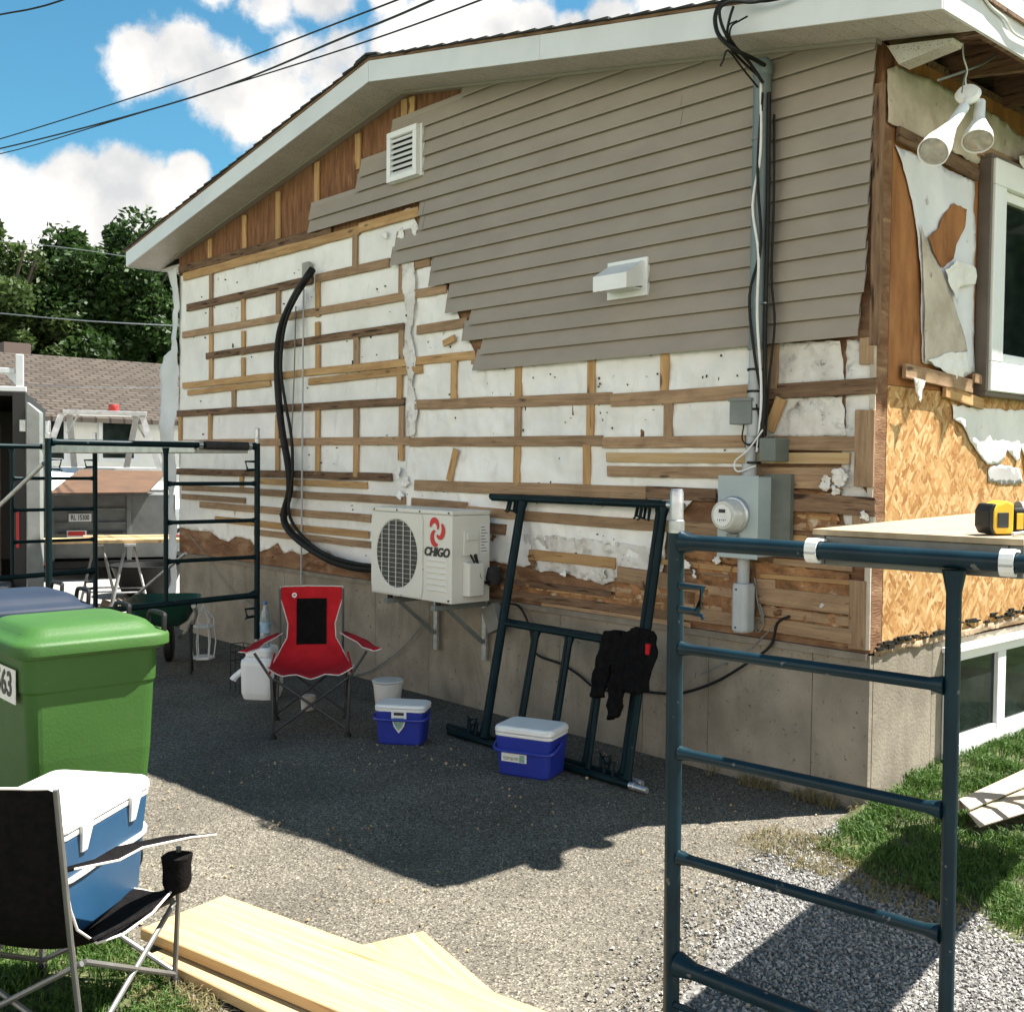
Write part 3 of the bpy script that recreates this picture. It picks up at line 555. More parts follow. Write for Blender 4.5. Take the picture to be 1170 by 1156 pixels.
# vertical torn seam strip of wrap near px 468
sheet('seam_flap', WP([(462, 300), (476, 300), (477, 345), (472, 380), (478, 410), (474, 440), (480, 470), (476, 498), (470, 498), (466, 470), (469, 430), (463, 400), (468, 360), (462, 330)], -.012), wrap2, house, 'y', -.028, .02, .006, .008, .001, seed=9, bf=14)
sheet('corner_flap', WP([(196, 310), (206, 306), (208, 330), (206, 420), (205, 600), (205, 670), (204, 690), (196, 690), (196, 560), (190, 530), (188, 430), (190, 408), (199, 400), (203, 350)], -.0), mat('grey_wrap_flap', (.62, .64, .65), .6, c2=(.54, .56, .57), ns=3), house, 'y', -.02, .05, .004, .035, .001, seed=12, bf=2.5)
# ---- right wall coverings
def XP(l): return [X(x, y) for x, y in l]
sheet('building_paper_flap', XP([(1012, 80), (1022, 76), (1063, 93), (1091, 108), (1134, 132), (1170, 160), (1230, 195), (1230, 235), (1170, 208), (1156, 180), (1115, 188), (1022, 146), (1012, 140)]), paper, house, 'x', .004, .035, .005, .010, .0008, seed=31, bf=7)
sheet('foil_wrap', XP([(1021, 166), (1112, 208), (1111, 425), (1098, 432), (1085, 425), (1052, 414), (1050, 323), (1044, 251), (1033, 201)]), mat('white_wall_wrap', (.70, .71, .74), .5, c2=(.60, .61, .63), ns=3, bump=.3, bs=15, c3=(.25, .24, .22), s3=9, t3=(.7, .78)), house, 'x', .004, .04, .007, .008, .001, seed=32, bf=5)
sheet('torn_hole_patch', XP([(1085, 233), (1100, 240), (1098, 260), (1088, 280), (1085, 296), (1072, 307), (1062, 290), (1056, 272), (1068, 262), (1074, 245)]), upper_board, house, 'x', .021, .03, .012, .002, .0008, seed=33, bf=5)
sheet('building_paper_flap', XP([(1047, 256), (1056, 285), (1073, 314), (1084, 345), (1097, 385), (1100, 402), (1080, 408), (1052, 415), (1050, 323)]), paper, house, 'x', .022, .03, .003, .003, .0006, seed=34, bf=6)
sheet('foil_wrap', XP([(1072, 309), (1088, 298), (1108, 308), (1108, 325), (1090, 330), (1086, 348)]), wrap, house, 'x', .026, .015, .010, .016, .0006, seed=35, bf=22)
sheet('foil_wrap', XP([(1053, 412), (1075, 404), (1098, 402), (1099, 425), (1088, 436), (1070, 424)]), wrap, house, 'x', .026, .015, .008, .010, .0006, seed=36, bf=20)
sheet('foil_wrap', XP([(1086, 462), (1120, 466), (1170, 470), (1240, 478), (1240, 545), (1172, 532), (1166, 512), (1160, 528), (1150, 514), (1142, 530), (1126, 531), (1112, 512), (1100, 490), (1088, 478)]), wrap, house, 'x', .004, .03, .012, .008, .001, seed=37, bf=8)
sheet('building_paper_flap', XP([(1128, 535), (1140, 530), (1163, 535), (1168, 552), (1145, 553), (1128, 550)]), mat('grey_paper', (.42, .41, .40), .8, c2=(.34, .33, .32), ns=6), house, 'x', .004, .03, .006, .003, .001, seed=38)
def bx(n, a, b, w, t, m, off=.004, **k): a = X(*a); b = X(*b); a.x = off; b.x = off; return board(n, a, b, w, t, m, house, (1, 0, 0), **k)
bx('strapping_board', (1021, 154), (1113, 200), .072, .02, darkwood, .01)
bx('strapping_board', (1026, 424), (1104, 442), .07, .02, oldwood, .02)
bx('strapping_board', (1074, 447), (1118, 462), .06, .02, pine, .012)
bx('strapping_board', (1104, 432), (1116, 436), .05, .02, oldwood, .03)
bx('strapping_board', (1115, 172), (1230, 225), .06, .025, oldwood, .006)
sheet('torn_wrap_scrap', XP([(1030, 432), (1044, 436), (1040, 448), (1037, 462), (1034, 448)]), wrap2, house, 'x', .05, .02, .004, .02, .001, seed=41, bf=9)
sheet('torn_wrap_scrap', XP([(1148, 182), (1172, 175), (1190, 185), (1188, 225), (1174, 222), (1168, 205), (1155, 203)]), wrap2, house, 'x', .06, .02, .006, .03, .001, seed=42, bf=9)
# ---- strapping (horizontal), blocking (vertical): px ends, width, tone
def hb(x0, y0, x1, y1, w=.064, m=oldwood, Y=-.012, t=.018, name='strapping_board'):
    a = W(x0, y0, Y); b = W(x1, y1, Y); z = (a.z*.5+b.z*.5); s = random.uniform(-.004, .004)
    a.z = z*.6+a.z*.4+s; b.z = z*.6+b.z*.4-s; return board(name, a, b, w, t, m, house)
for r in [(206, 308, 380, 263, .07, darkwood), (211, 317, 355, 278, .075, pine), (350, 280, 412, 263, .07, pine), (412, 263, 480, 240, .07, pine), (215, 351, 358, 321, .068, darkwood), (362, 319, 446, 300, .066, oldwood), (474, 303, 493, 299, .066, oldwood),
          (210, 381, 512, 333, .06, oldwood), (237, 407, 463, 374, .06, darkwood), (478, 378, 535, 368, .064, oldwood), (210, 440, 545, 407, .058, pine), (216, 449, 310, 438, .05, pine), (354, 436, 484, 422, .055, pine),
          (204, 472, 463, 460, .06, darkwood), (476, 461, 700, 457, .07, oldwood), (700, 457, 858, 448, .075, oldwood), (874, 447, 1003, 442, .075, darkwood),
          (207, 505, 470, 505, .06, oldwood), (470, 504, 690, 505, .064, oldwood), (690, 505, 853, 505, .064, oldwood), (886, 506, 979, 507, .07, oldwood),
          (695, 522, 972, 524, .055, freshwood), (696, 537, 962, 543, .062, oldwood), (198, 537, 449, 547, .06, darkwood), (475, 555, 740, 562, .075, oldwood), (740, 562, 820, 566, .07, darkwood), (293, 549, 421, 555, .05, pine),
          (293, 562, 465, 572, .058, oldwood), (209, 557, 293, 561, .05, oldwood), (472, 572, 534, 580, .06, oldwood), (534, 582, 592, 589, .06, oldwood), (600, 589, 830, 606, .065, oldwood), (209, 567, 281, 572, .05, oldwood),
          (230, 575, 425, 594, .058, oldwood), (247, 593, 422, 611, .055, pine), (292, 607, 424, 623, .05, oldwood), (556, 601, 579, 607, .07, darkwood), (606, 631, 705, 646, .065, pine), (707, 655, 765, 664, .09, oldwood),
          (890, 571, 1002, 581, .09, darkwood), (867, 679, 974, 692, .09, oldwood), (863, 666, 888, 670, .06, oldwood), (780, 700, 975, 727, .07, oldwood), (540, 411, 592, 408, .05, oldwood), (560, 676, 780, 704, .05, darkwood), (880, 552, 962, 553, .05, oldwood)]:
    hb(*r)
def vb(x, y0, y1, w=.06, m=pine, t=.016, Y=-.012, dx=0):
    if not dx: y0 -= 4; y1 += 4
    a = W(x, y0, Y); b = W(x+dx, y1, Y)
    if not dx: b.x = a.x
    b.z = W(x+dx, y1, Y).z; return board('blocking_piece', a, b, w, t, m, house)
for r in [(242, 315, 340), (242, 355, 373), (242, 386, 436), (279, 344, 370), (279, 382, 402), (279, 412, 430), (319, 336, 363), (364, 326, 358), (364, 372, 385), (364, 398, 418), (407, 272, 303), (408, 388, 412), (460, 306, 334), (460, 382, 406),
          (268, 450, 466), (241, 477, 500), (207, 477, 500), (318, 477, 500), (364, 472, 499), (408, 470, 499), (460, 468, 500), (318, 512, 535), (364, 512, 538), (408, 512, 541), (459, 512, 522),
          (520, 416, 452), (594, 412, 450), (593, 466, 499), (592, 512, 550), (677, 407, 450), (676, 464, 498), (672, 512, 554), (761, 402, 444), (765, 460, 497), (458, 414, 452), (885, 398, 440), (277, 548, 556)]:
    vb(*r, m=random.choice([pine, pine, oldwood]))
vb(992, 390, 412, .075, oldwood); vb(990, 472, 552, .10, oldwood); vb(985, 592, 608, .09, oldwood); vb(982, 667, 738, .09, oldwood); vb(1007, 100, 390, .05, darkwood, t=.02); vb(999, 395, 740, .03, paper, t=.012)
vb(894, 455, 492, .06, pine, dx=-14, Y=-.02); vb(522, 513, 549, .055, pine, dx=-8, Y=-.026)
hb(508, 395, 521, 384, .045, pine, -.03)
for r in [(241, 278, 293), (280.5, 250, 281), (319, 223, 270)]: vb(*r, w=.07, m=pine, Y=-.004)
for r in [(363.5, 190, 233), (410.5, 157, 190), (463.5, 118, 137), (472, 115, 135)]: vb(*r, w=.07, m=pine, Y=-.004)
# nail heads, staples and punctures scattered over the wrap
mb = MB(); rnd = random.Random(5)
for i in range(330):
    px_ = rnd.uniform(210, 860); py_ = rnd.uniform(300, 640); q = W(px_, py_, -.019)
    if noise.noise(Vector((q.x*1.6, q.z*2.2, 4))) < -.02 and rnd.random() < .75: continue
    a_ = rnd.uniform(.0007, .0026); b_ = rnd.uniform(.0012, .008)*(4 if rnd.random() < .08 else 1); mb.box((q.x-a_, -.0205, q.z-b_), (q.x+a_, -.006, q.z+b_))
tag(part(mb, 'staple_marks', mat('dark_marks', (.05, .04, .035), .8)), kind='stuff')
# ---- siding
E_ = .1016; Z0 = 2.2654
LEFT = {0: 541, 1: 549, 2: 529, 3: 536, 4: 510, 5: 513, 6: 491, 7: 494, 8: 447, 9: 452, 10: 479, 11: 479, 12: 353, 13: 354, 14: 407, 15: 411, 16: 447, 17: 447, 18: 528, 19: 560, 20: 600}
RGT = {0: -.118, 1: -.112, 2: -.075, 3: -.07, 4: -.07, 5: -.06, 6: -.06, 7: -.05, 8: -.05, 9: -.045, 10: -.04, 11: -.04, 12: -.03, 13: -.03}
mb = MB()
for n in range(0, 21):
    zb = Z0+n*E_; zt = zb+E_+.004; xl = WX(LEFT[n], zb, -.04); xr = RGT.get(n, -.028)*.62
    xlt = WX(LEFT[n]+(4 if n in (0, 1, 3) else 1), zt, -.035)
    splits = [None]
    st = []; x = xl; 
    while x < xr: st.append(x); x += .12
    st.append(xr); vs = []; fs = []; row = []
    for i, x in enumerate(st):
        lim = zs(x)-.004; t = min(zt, lim)
        if t <= zb+.004: 
            row.append(None); continue
        xt = xlt if i == 0 else x
        wob = .0012*noise.noise(Vector((x*3, n*1.7, 0)))
        o = len(vs); fr = (t-zb)/(zt-zb)
        t2 = min(zt+.035, lim); vs += [(x, -.0535+wob, zb+.001), (x, -.0540+wob, zb+.008), (xt, -.0540+wob+.0215*fr, t), (xt, -.0315, max(t2, t+.0005))]
        row.append(o)
    for a, b in zip(row[:-1], row[1:]):
        if a is None or b is None: continue
        for k in range(3): fs.append((a+k, b+k, b+k+1, a+k+1))
    for o in (next((r for r in row if r is not None), None), next((r for r in reversed(row) if r is not None), None)):
        if o is not None: fs.append((o, o+1, o+2, o+3))
    if vs: mb.add(vs, fs)
siding = part(mb, 'siding', siding_m)
sm = siding.modifiers.new('thickness', 'SOLIDIFY'); sm.thickness = .0012; sm.offset = 1
# seams where panels overlap
for px, n0, n1 in ((529.5, 16, 18), (779, 12, 14), (484, 10, 12)):
    mb = MB()
    for n in range(n0, n1):
        zb = Z0+n*E_; x = WX(px, zb+.03, -.045)
        mb.hexa([(x-.0015, -.0555, zb+.008), (x+.0015, -.0555, zb+.008), (x+.0015, -.051, zb+.008), (x-.0015, -.047, zb+.008)], [(x-.0015, -.034, zb+E_-.002), (x+.0015, -.034, zb+E_-.002), (x+.0015, -.030, zb+E_-.002), (x-.0015, -.030, zb+E_-.002)])
    part(mb, 'panel_seam', mat('dark_seam', (.10, .085, .07), .6, c2=(.09, .075, .06), ns=4))
# ---- roof
SX = .18
soff_m = mat('perforated_soffit', (.50, .47, .42), .5, c2=(.43, .40, .355), ns=5, c3=(.16, .145, .125), s3=120, t3=(.58, .66))
mb = MB(); x = XL-.43
while x < .36:
    x2 = x+.098
    for a, b in ((x, x2),):
        if a < XM < b: a2 = XM
        za, zb_ = zs(a), zs(b)
        mb.hexa([(a, -.332, za), (b, -.332, zb_), (b, 0, zb_), (a, 0, za)], [(a, -.332, za+.012), (b, -.332, zb_+.012), (b, 0, zb_+.012), (a, 0, za+.012)])
    x += .1
part(mb, 'soffit', soff_m)
mb = MB(); mb.box((XL-.43, .0, zs(XL)-.078), (XL, 9, zs(XL)-.066)); part(mb, 'soffit', soff_m)
mb = MB()  # J-channel along the top of the wall
for a, b in ((XL, XM), (XM, -.01)): mb.prism([(a, -.060, zs(a)-.020), (b, -.060, zs(b)-.020), (b, -.060, zs(b)-.001), (a, -.060, zs(a)-.001)], (0, .056, 0))
part(mb, 'trim_channel', mat('taupe_trim', (.30, .27, .23), .5, c2=(.27, .24, .2), ns=3))
def fas(a, b, n='fascia', y=-.346, h=.138):
    mb = MB(); mb.hexa([(a, y, zs(a)-.006), (b, y, zs(b)-.006), (b, -.3335, zs(b)-.006), (a, -.3335, zs(a)-.006)], [(a, y, zs(a)+h), (b, y, zs(b)+h), (b, -.3335, zs(b)+h), (a, -.3335, zs(a)+h)])
    return part(mb, n, white_al, bevel=.002)
fas(XL-.44, XM-.0015); xj = WX(617, 4.22, -.346); fas(XM+.0015, xj-.001); fas(xj+.001, .452)
mb = MB(); mb.box((.437, -.33, 3.548), (.452, 9, 3.69)); part(mb, 'fascia', mat('weathered_white_fascia', (.62, .62, .63), .55, c2=(.5, .49, .48), ns=3, c3=(.2, .15, .1), s3=8, t3=(.72, .8)), bevel=.002)
mb = MB(); mb.box((XL-.452, -.33, 3.548), (XL-.437, 9, 3.69)); part(mb, 'fascia', white_al, bevel=.002)
# deck and shingles
mb = MB()
for s in (-1, 1):
    a, b = (XM, .47) if s > 0 else (XL-.47, XM)
    h0, h1 = .139, .155
    mb.hexa([(a, -.352, zs(a)+h0), (b, -.352, zs(b)+h0), (b, 9.3, zs(b)+h0), (a, 9.3, zs(a)+h0)], [(a, -.352, zs(a)+h1), (b, -.352, zs(b)+h1), (b, 9.3, zs(b)+h1), (a, 9.3, zs(a)+h1)])
part(mb, 'roof_deck', darkwood)
mb = MB(); rnd = random.Random(2)
for s in (-1, 1):
    d = 0
    while d < 4.16:
        d2 = min(d+.143, 4.2); xa, xb = XM+s*d, XM+s*d2; e = rnd.uniform(.0, .012)
        za, zb_ = zs(xa)+.157, zs(xb)+.157
        mb.hexa([(xa, -.362-e, za), (xb, -.362-e, zb_), (xb, 9.31, zb_), (xa, 9.31, za)], [(xa, -.362-e, za+.003), (xb, -.362-e, zb_+.014), (xb, 9.31, zb_+.014), (xa, 9.31, za+.003)])
        d += .1435
mb.hexa([(XM-.13, -.37, zs(XM-.13)+.172), (XM, -.37, 4.472), (XM, 9.3, 4.472), (XM-.13, 9.3, zs(XM-.13)+.172)], [(XM-.13, -.37, zs(XM-.13)+.182), (XM, -.37, 4.486), (XM, 9.3, 4.486), (XM-.13, 9.3, zs(XM-.13)+.182)])
mb.hexa([(XM, -.37, 4.472), (XM+.13, -.37, zs(XM+.13)+.172), (XM+.13, 9.3, zs(XM+.13)+.172), (XM, 9.3, 4.472)], [(XM, -.37, 4.486), (XM+.13, -.37, zs(XM+.13)+.182), (XM+.13, 9.3, zs(XM+.13)+.182), (XM, 9.3, 4.486)])
part(mb, 'roof_shingles', shingle_black)
for k in range(15):
    mb = MB(); y = .05+.6*k; mb.hexa([(-.05, y, zs(-.05)-.02), (.43, y, zs(.43)+.0), (.43, y+.04, zs(.43)+.0), (-.05, y+.04, zs(-.05)-.02)], [(-.05, y, zs(-.05)+.137), (.43, y, zs(.43)+.137), (.43, y+.04, zs(.43)+.137), (-.05, y+.04, zs(-.05)+.137)])
    part(mb, 'rafter_tail', darkwood)
mb = MB(); mb.box((-.1, .0, 3.622), (-.002, 8.9, 3.66)); mb.box((.40, .1, 3.56), (.436, 9, 3.60)); part(mb, 'eave_blocking', darkwood)
# broken soffit return at the corner + hanging paper along the eave
mb = MB(); a = D(1022, 50, (W(1022, 50, -.02)-CP).dot(_f)); 
mb.prism([(.02, -.01, 3.60), (.34, -.02, 3.545), (.33, -.02, 3.525), (.08, -.01, 3.50)], (0, .10, 0)); part(mb, 'broken_soffit_piece', soff_m)
for k, pts in enumerate(([(.70, 3.56), (.86, 3.56), (.85, 3.47), (.79, 3.40), (.75, 3.49)], [(.92, 3.56), (1.08, 3.56), (1.02, 3.38), (.98, 3.36), (.95, 3.47)], [(1.24, 3.56), (1.75, 3.56), (1.7, 3.46), (1.5, 3.47), (1.42, 3.33), (1.36, 3.26), (1.32, 3.44)])):
    sheet('hanging_paper', [Vector((.43, y, z)) for y, z in pts], paper, house, 'x', .425, .04, .012, .004, .001, seed=60+k)
# ---- main window
def window(y0, y1, z0, z1, n):
    w = MB()
    for a, b, c, d in ((y0, y1, z1-.022, z1), (y0, y1, z0, z0+.022), (y0, y0+.022, z0+.022, z1-.022), (y1-.022, y1, z0+.022, z1-.022)): w.box((.002, a, c), (.07, b, d))
    fr = w.build('window', brown_trim, house, bevel=.003)
    w = MB(); i = .024
    for a, b, c, d in ((y0+i, y1-i, z1-.16, z1-i), (y0+i, y1-i, z0+i, z0+.18), (y0+i, y0+.16, z0+.18, z1-.16), (y1-.16, y1-i, z0+.18, z1-.16), ((y0+y1)/2-.05, (y0+y1)/2+.05, z0+.18, z1-.16)): w.box((.002, a, c), (.085, b, d))
    tag(w.build('frame', white_pl, fr, bevel=.006))
    w = MB(); j = .162
    for a, b, c, d in ((y0+j, y1-j, z1-.215, z1-j), (y0+j, y1-j, z0+j+.02, z0+.235), (y0+j, y0+.205, z0+.235, z1-.215)): w.box((.002, a, c), (.055, b, d))
    w.build('sash', white_pl, fr, bevel=.004)
    w = MB(); w.box((.002, y0+.165, z0+.185), (.028, y1-.165, z1-.165)); w.build('pane', win_glass, fr)
    return fr
window(.985, 3.3, 2.035, 3.30, 'window')
w = MB(); y0, y1, z0, z1 = .722, 2.35, .13, .69
for a, b, c, d in ((y0, y1, z1-.05, z1), (y0, y1, z0, z0+.06), (y0, y0+.045, z0+.06, z1-.05), (y1-.045, y1, z0+.06, z1-.05)): w.box((.002, a, c), (.04, b, d))
bw = w.build('window', white_pl, house, bevel=.004)
w = MB(); ym = X(1137, 800).y
for a, b, c, d in ((ym-.05, ym+.05, z0+.062, z1-.052), (y0+.047, y1-.047, z0+.062, z0+.11), (y0+.047, y0+.09, z0+.11, z1-.052)): w.box((.002, a, c), (.03 if b-a > .12 or b < ym-.2 else .034, b, d))
w.build('frame', white_pl, bw, bevel=.003)
w = MB(); w.box((.002, y0+.046, z0+.06), (.012, y1-.046, z1-.05)); w.build('pane', win_glass, bw)
w = MB(); w.box((.002, y0-.02, z1+.002), (.06, y1+.02, z1+.03)); w.build('sill', white_pl, bw, bevel=.003)
# ---- gable vent (louvred)
zv0, zv1 = 3.66, 4.02; xa = WX(444, 3.7, -.07); xb = WX(483, 3.7, -.05)
vent = MB(); vent.box((xa, -.062, zv0), (xb, -.03, zv1)); vent = vent.build('gable_vent', white_pl, house, bevel=.004); vent['label'] = 'white louvred vent high on the gable siding'
w = MB(); f = .045
for a, b, c, d in ((xa+.005, xb-.02, zv1-f, zv1-.004), (xa+.005, xb-.02, zv0+.004, zv0+f), (xa+.005, xa+.005+f, zv0+f, zv1-f), (xb-.02-f, xb-.02, zv0+f, zv1-f)): w.box((a, -.095, c), (b, -.0625, d))
w.build('rim', white_pl, vent, bevel=.003)
w = MB(); n = 7; hh = (zv1-zv0-2*f)/n
for k in range(n):
    z = zv0+f+k*hh; w.hexa([(xa+.05, -.092, z), (xb-.066, -.092, z), (xb-.066, -.089, z), (xa+.05, -.089, z)], [(xa+.05, -.068, z+hh*.85), (xb-.066, -.068, z+hh*.85), (xb-.066, -.065, z+hh*.85), (xa+.05, -.065, z+hh*.85)])
w.build('louvres', white_pl, vent)
w = MB(); w.box((xa+.05, -.0655, zv0+f), (xb-.066, -.0625, zv1-f)); w.build('dark_opening', black, vent)
# ---- dryer hood
hx0, hx1, hz0, hz1 = -1.685, -1.38, 2.60, 2.815
w = MB(); w.box((hx0, -.062, hz0), (hx1, -.035, hz1)); hood = w.build('exhaust_hood', white_pl, house, bevel=.004); hood['label'] = 'white exhaust hood in the middle of the siding'
w = MB(); a, b = hx0+.02, hx1-.03; yb = -.064
w.add([(a, yb, hz1-.02), (b, yb, hz1-.02), (b, yb, hz0+.055), (a, yb, hz0+.055), (a, -.20, hz1-.10), (b, -.20, hz1-.10), (b, -.20, hz0+.03), (a, -.20, hz0+.03)],
      [(0, 4, 5, 1), (4, 7, 6, 5), (0, 3, 7, 4), (1, 5, 6, 2)])
o = w.build('hood_cowl', white_pl, hood); s = o.modifiers.new('t', 'SOLIDIFY'); s.thickness = .003
w = MB(); w.box((a+.01, -.19, hz0+.038), (b-.01, -.066, hz0+.044)); w.build('damper_flap', white_pl, hood)
# ================================================================== SCAFFOLD
def scaffold(label, M, group, paint, hooks=True, jack=0.0, brace_hooks=(1.30, .20)):
    """frame in local xz plane: ladder leg at x=0, walk-through to x=1.52, M may shear"""
    t = bpy.data.objects.new('scaffold', None); COL.objects.link(t); tag(t, label, 'scaffold', group)
    t.matrix_basis = Matrix.Translation(M.translation)
    def P(n, mb, m, **k): mb.v = [tuple(M @ Vector(v)) for v in mb.v]; return mb.build(n, m, t, smooth=True, **k)
    r = .0215
    def tb(n, pts, rad, m=paint, nn=12): return P(n, MB().tube([Vector(p) for p in pts], rad, nn), m)
    for x in (0, 1.52):
        tb('leg', [(x, 0, 0), (x, 0, 1.465)], r)
        tb('coupling_pin', [(x, 0, 1.466), (x, 0, 1.498), (x, 0, 1.50), (x, 0, 1.572), (x, 0, 1.580)], [.0205, .0205, .0175, .0175, .0145], galv)
        if jack: tb('screw_jack', [(x, 0, -.001), (x, 0, -jack+.01), (x, 0, -jack+.0101), (x, 0, -jack)], [.016, .016, .07, .07], galv)
    tb('top_bar', [(.02, 0, 1.443), (.06, 0, 1.443), (1.46, 0, 1.443), (1.5, 0, 1.443)], [.030, .0205, .0205, .030])
    tb('inner_post', [(.715, 0, 1.42), (.715, 0, 1.37), (.715, 0, .33)], [.026, .0165, .0165])
    for z in (1.166, .892, .617): tb('rung', [(.02, 0, z), (.055, 0, z), (.665, 0, z), (.70, 0, z)], [.020, .0145, .0145, .022])
    tb('bottom_bar', [(.02, 0, .335), (.07, 0, .33), (1.45, 0, .30), (1.5, 0, .30)], [.034, .022, .022, .03])
    if hooks:
        for z in brace_hooks:
            for x, s in ((0, 1), (1.52, -1)):
                w = MB(); w.tube([(x+s*.02, -.012, z+.03), (x+s*.09, -.012, z+.03), (x+s*.075, -.012, z-.03), (x+s*.02, -.012, z-.03)], .0095, 6); w.tube([(x+s*.02, -.012, z-.035), (x+s*.088, -.012, z-.04), (x+s*.092, -.012, z-.05)], .0055, 6)
                P('lock_hook', w, paint)
    return t
thA = R_(6); LA = D(777, 612, 2.83); LA.z = 0; ux = Vector((math.cos(thA), math.sin(thA), 0)); vy = Vector((-math.sin(thA), math.cos(thA), 0))
def FM(o, xa, ya, za): return Matrix(((xa[0], ya[0], za[0], o[0]), (xa[1], ya[1], za[1], o[1]), (xa[2], ya[2], za[2], o[2]), (0, 0, 0, 1)))
vd = Vector((-math.sin(R_(10)), math.cos(R_(10)), 0))
scaffold('dark blue scaffold standing in the right foreground, silver deck hooks over its top bar', FM(LA-Vector((.018*.2, 0, 0)), ux, vy, (-.006, 0, 1.0)), None, tealpaint)
far = LA+vd*3.03
scaffold('scaffold under the far end of the plywood deck', FM(far+ux*.31, ux, vy, (0, 0, 1)), None, tealpaint)
def deck(label, o, a, b, u0, u1, L, zt, topm, rail, tail=.06):
    """o origin at frame, a along bar, b along deck"""
    t = thing('scaffold_deck', label, 'scaffold deck', o+a*((u0+u1)/2)+b*(L/2)+Vector((0, 0, zt-.02)))
    M = FM(o, a, b, (0, 0, 1))
    def P(n, mb, m, **k): mb.v = [tuple(M @ Vector(v)) for v in mb.v]; return mb.build(n, m, t, **k)
    P('deck_panel', MB().box((u0, .035, zt-.014), (u1, L-.035, zt)), topm, bevel=.001)
    for x in (u0, u1-.03): P('side_rail', MB().box((x, .04, zt-.085), (x+.03, L-.04, zt-.0145)), rail, bevel=.003)
    P('end_rail', MB().box((u0+.031, .04, zt-.085), (u1-.031, .07, zt-.0145)), rail, bevel=.003)
    P('end_rail', MB().box((u0+.031, L-.07, zt-.085), (u1-.031, L-.04, zt-.0145)), rail, bevel=.003)
    for x in (u0+.005, u1-.035):
        for s, y0 in ((1, 0), (-1, L)):
            w = MB(); pr = []
            for k in range(9):
                an = R_(-20+205*k/8); pr.append((y0-s*.0265*math.cos(an)*1.0, 1.443+.0265*math.sin(an)))
            pts = [(y0+s*.04, 1.466)]+[(y0+s*.0265*math.cos(R_(90+200*k/8)), 1.443+.0265*math.sin(R_(90+200*k/8))) for k in range(9)]
            for (y, z), (y2, z2) in zip(pts[:-1], pts[1:]):
                w.hexa([(x, y, z-.003), (x+.03, y, z-.003), (x+.03, y2, z2-.003), (x, y2, z2-.003)], [(x, y, z+.003), (x+.03, y, z+.003), (x+.03, y2, z2+.003), (x, y2, z2+.003)])
            P('hook', w, label_w if topm is ply_deck else silver)
    return t
ply_deck = mat('weathered_plywood', (.34, .26, .165), .75, c2=(.26, .195, .12), ns=3, stretch=(8, 1, 1), bump=.15)
deck('plywood topped scaffold deck hooked over the right foreground frame with a yellow tool on it', LA, ux, vd, .355, .835, 3.03, 1.492, ply_deck, mat('dull_deck_rail', (.16, .16, .15), .5, .5, c2=(.10, .10, .095), ns=9))
# two nested frames lying on their side against the wall
def lean(dx, dy, dz, label):
    o = Vector((-2.44+dx, -.60+dy, .025+dz)); up = Vector((-.135, .335, .925))
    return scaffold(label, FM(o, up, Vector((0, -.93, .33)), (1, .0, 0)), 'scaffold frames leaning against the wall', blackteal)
lean(0, 0, 0, 'outer of the two dark green scaffolds lying sideways against the wall')
lean(-.085, .062, .004, 'inner of the two dark green scaffolds lying sideways, closest to the wall')
# tower at the left end
t1 = Vector((-4.65, -.68, .32)); dn = Vector((.0, -1, 0))
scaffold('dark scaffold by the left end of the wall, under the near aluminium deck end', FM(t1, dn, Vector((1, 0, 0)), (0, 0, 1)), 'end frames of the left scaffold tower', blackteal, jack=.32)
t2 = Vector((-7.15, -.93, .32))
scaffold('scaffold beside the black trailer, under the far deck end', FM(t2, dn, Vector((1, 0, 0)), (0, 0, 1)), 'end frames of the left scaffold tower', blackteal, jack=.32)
b12 = (t2-t1); L12 = b12.length; b12.normalize()
deck('aluminium scaffold deck hooked across the left tower with a foam sleeve beside it', t1, dn, b12, .05, .48, L12, 1.475, silver, silver)
mb = MB(); mb.tube([t1+dn*.08+Vector((0, 0, 1.443)), t1+dn*.42+Vector((0, 0, 1.443))], .031, 14); tag(mb.build('foam_sleeve', foam, smooth=True), 'black foam sleeve around the top bar of the left scaffold tower', 'pipe foam')
def brace(label, a, b):
    mb = MB(); mb.tube([a, b], .0145, 10); o = mb.build('cross_brace', silver, smooth=True); return tag(o, label, 'cross brace', 'cross braces of the left scaffold tower')
n1 = t1+dn*1.52; n2 = t2+dn*1.52
brace('silver cross brace sloping down to the left from the near left scaffold leg', n1+Vector((-.03, -.02, 1.30)), n2+Vector((0, -.02, .22)))
brace('silver cross brace rising to the left from low on the near left scaffold leg', n1+Vector((-.03, -.045, .10)), n2+Vector((0, -.045, 1.28)))
brace('silver cross brace rising to the right behind the green bin lid', D(212, 632, 8.6), D(120, 710, 9.6))
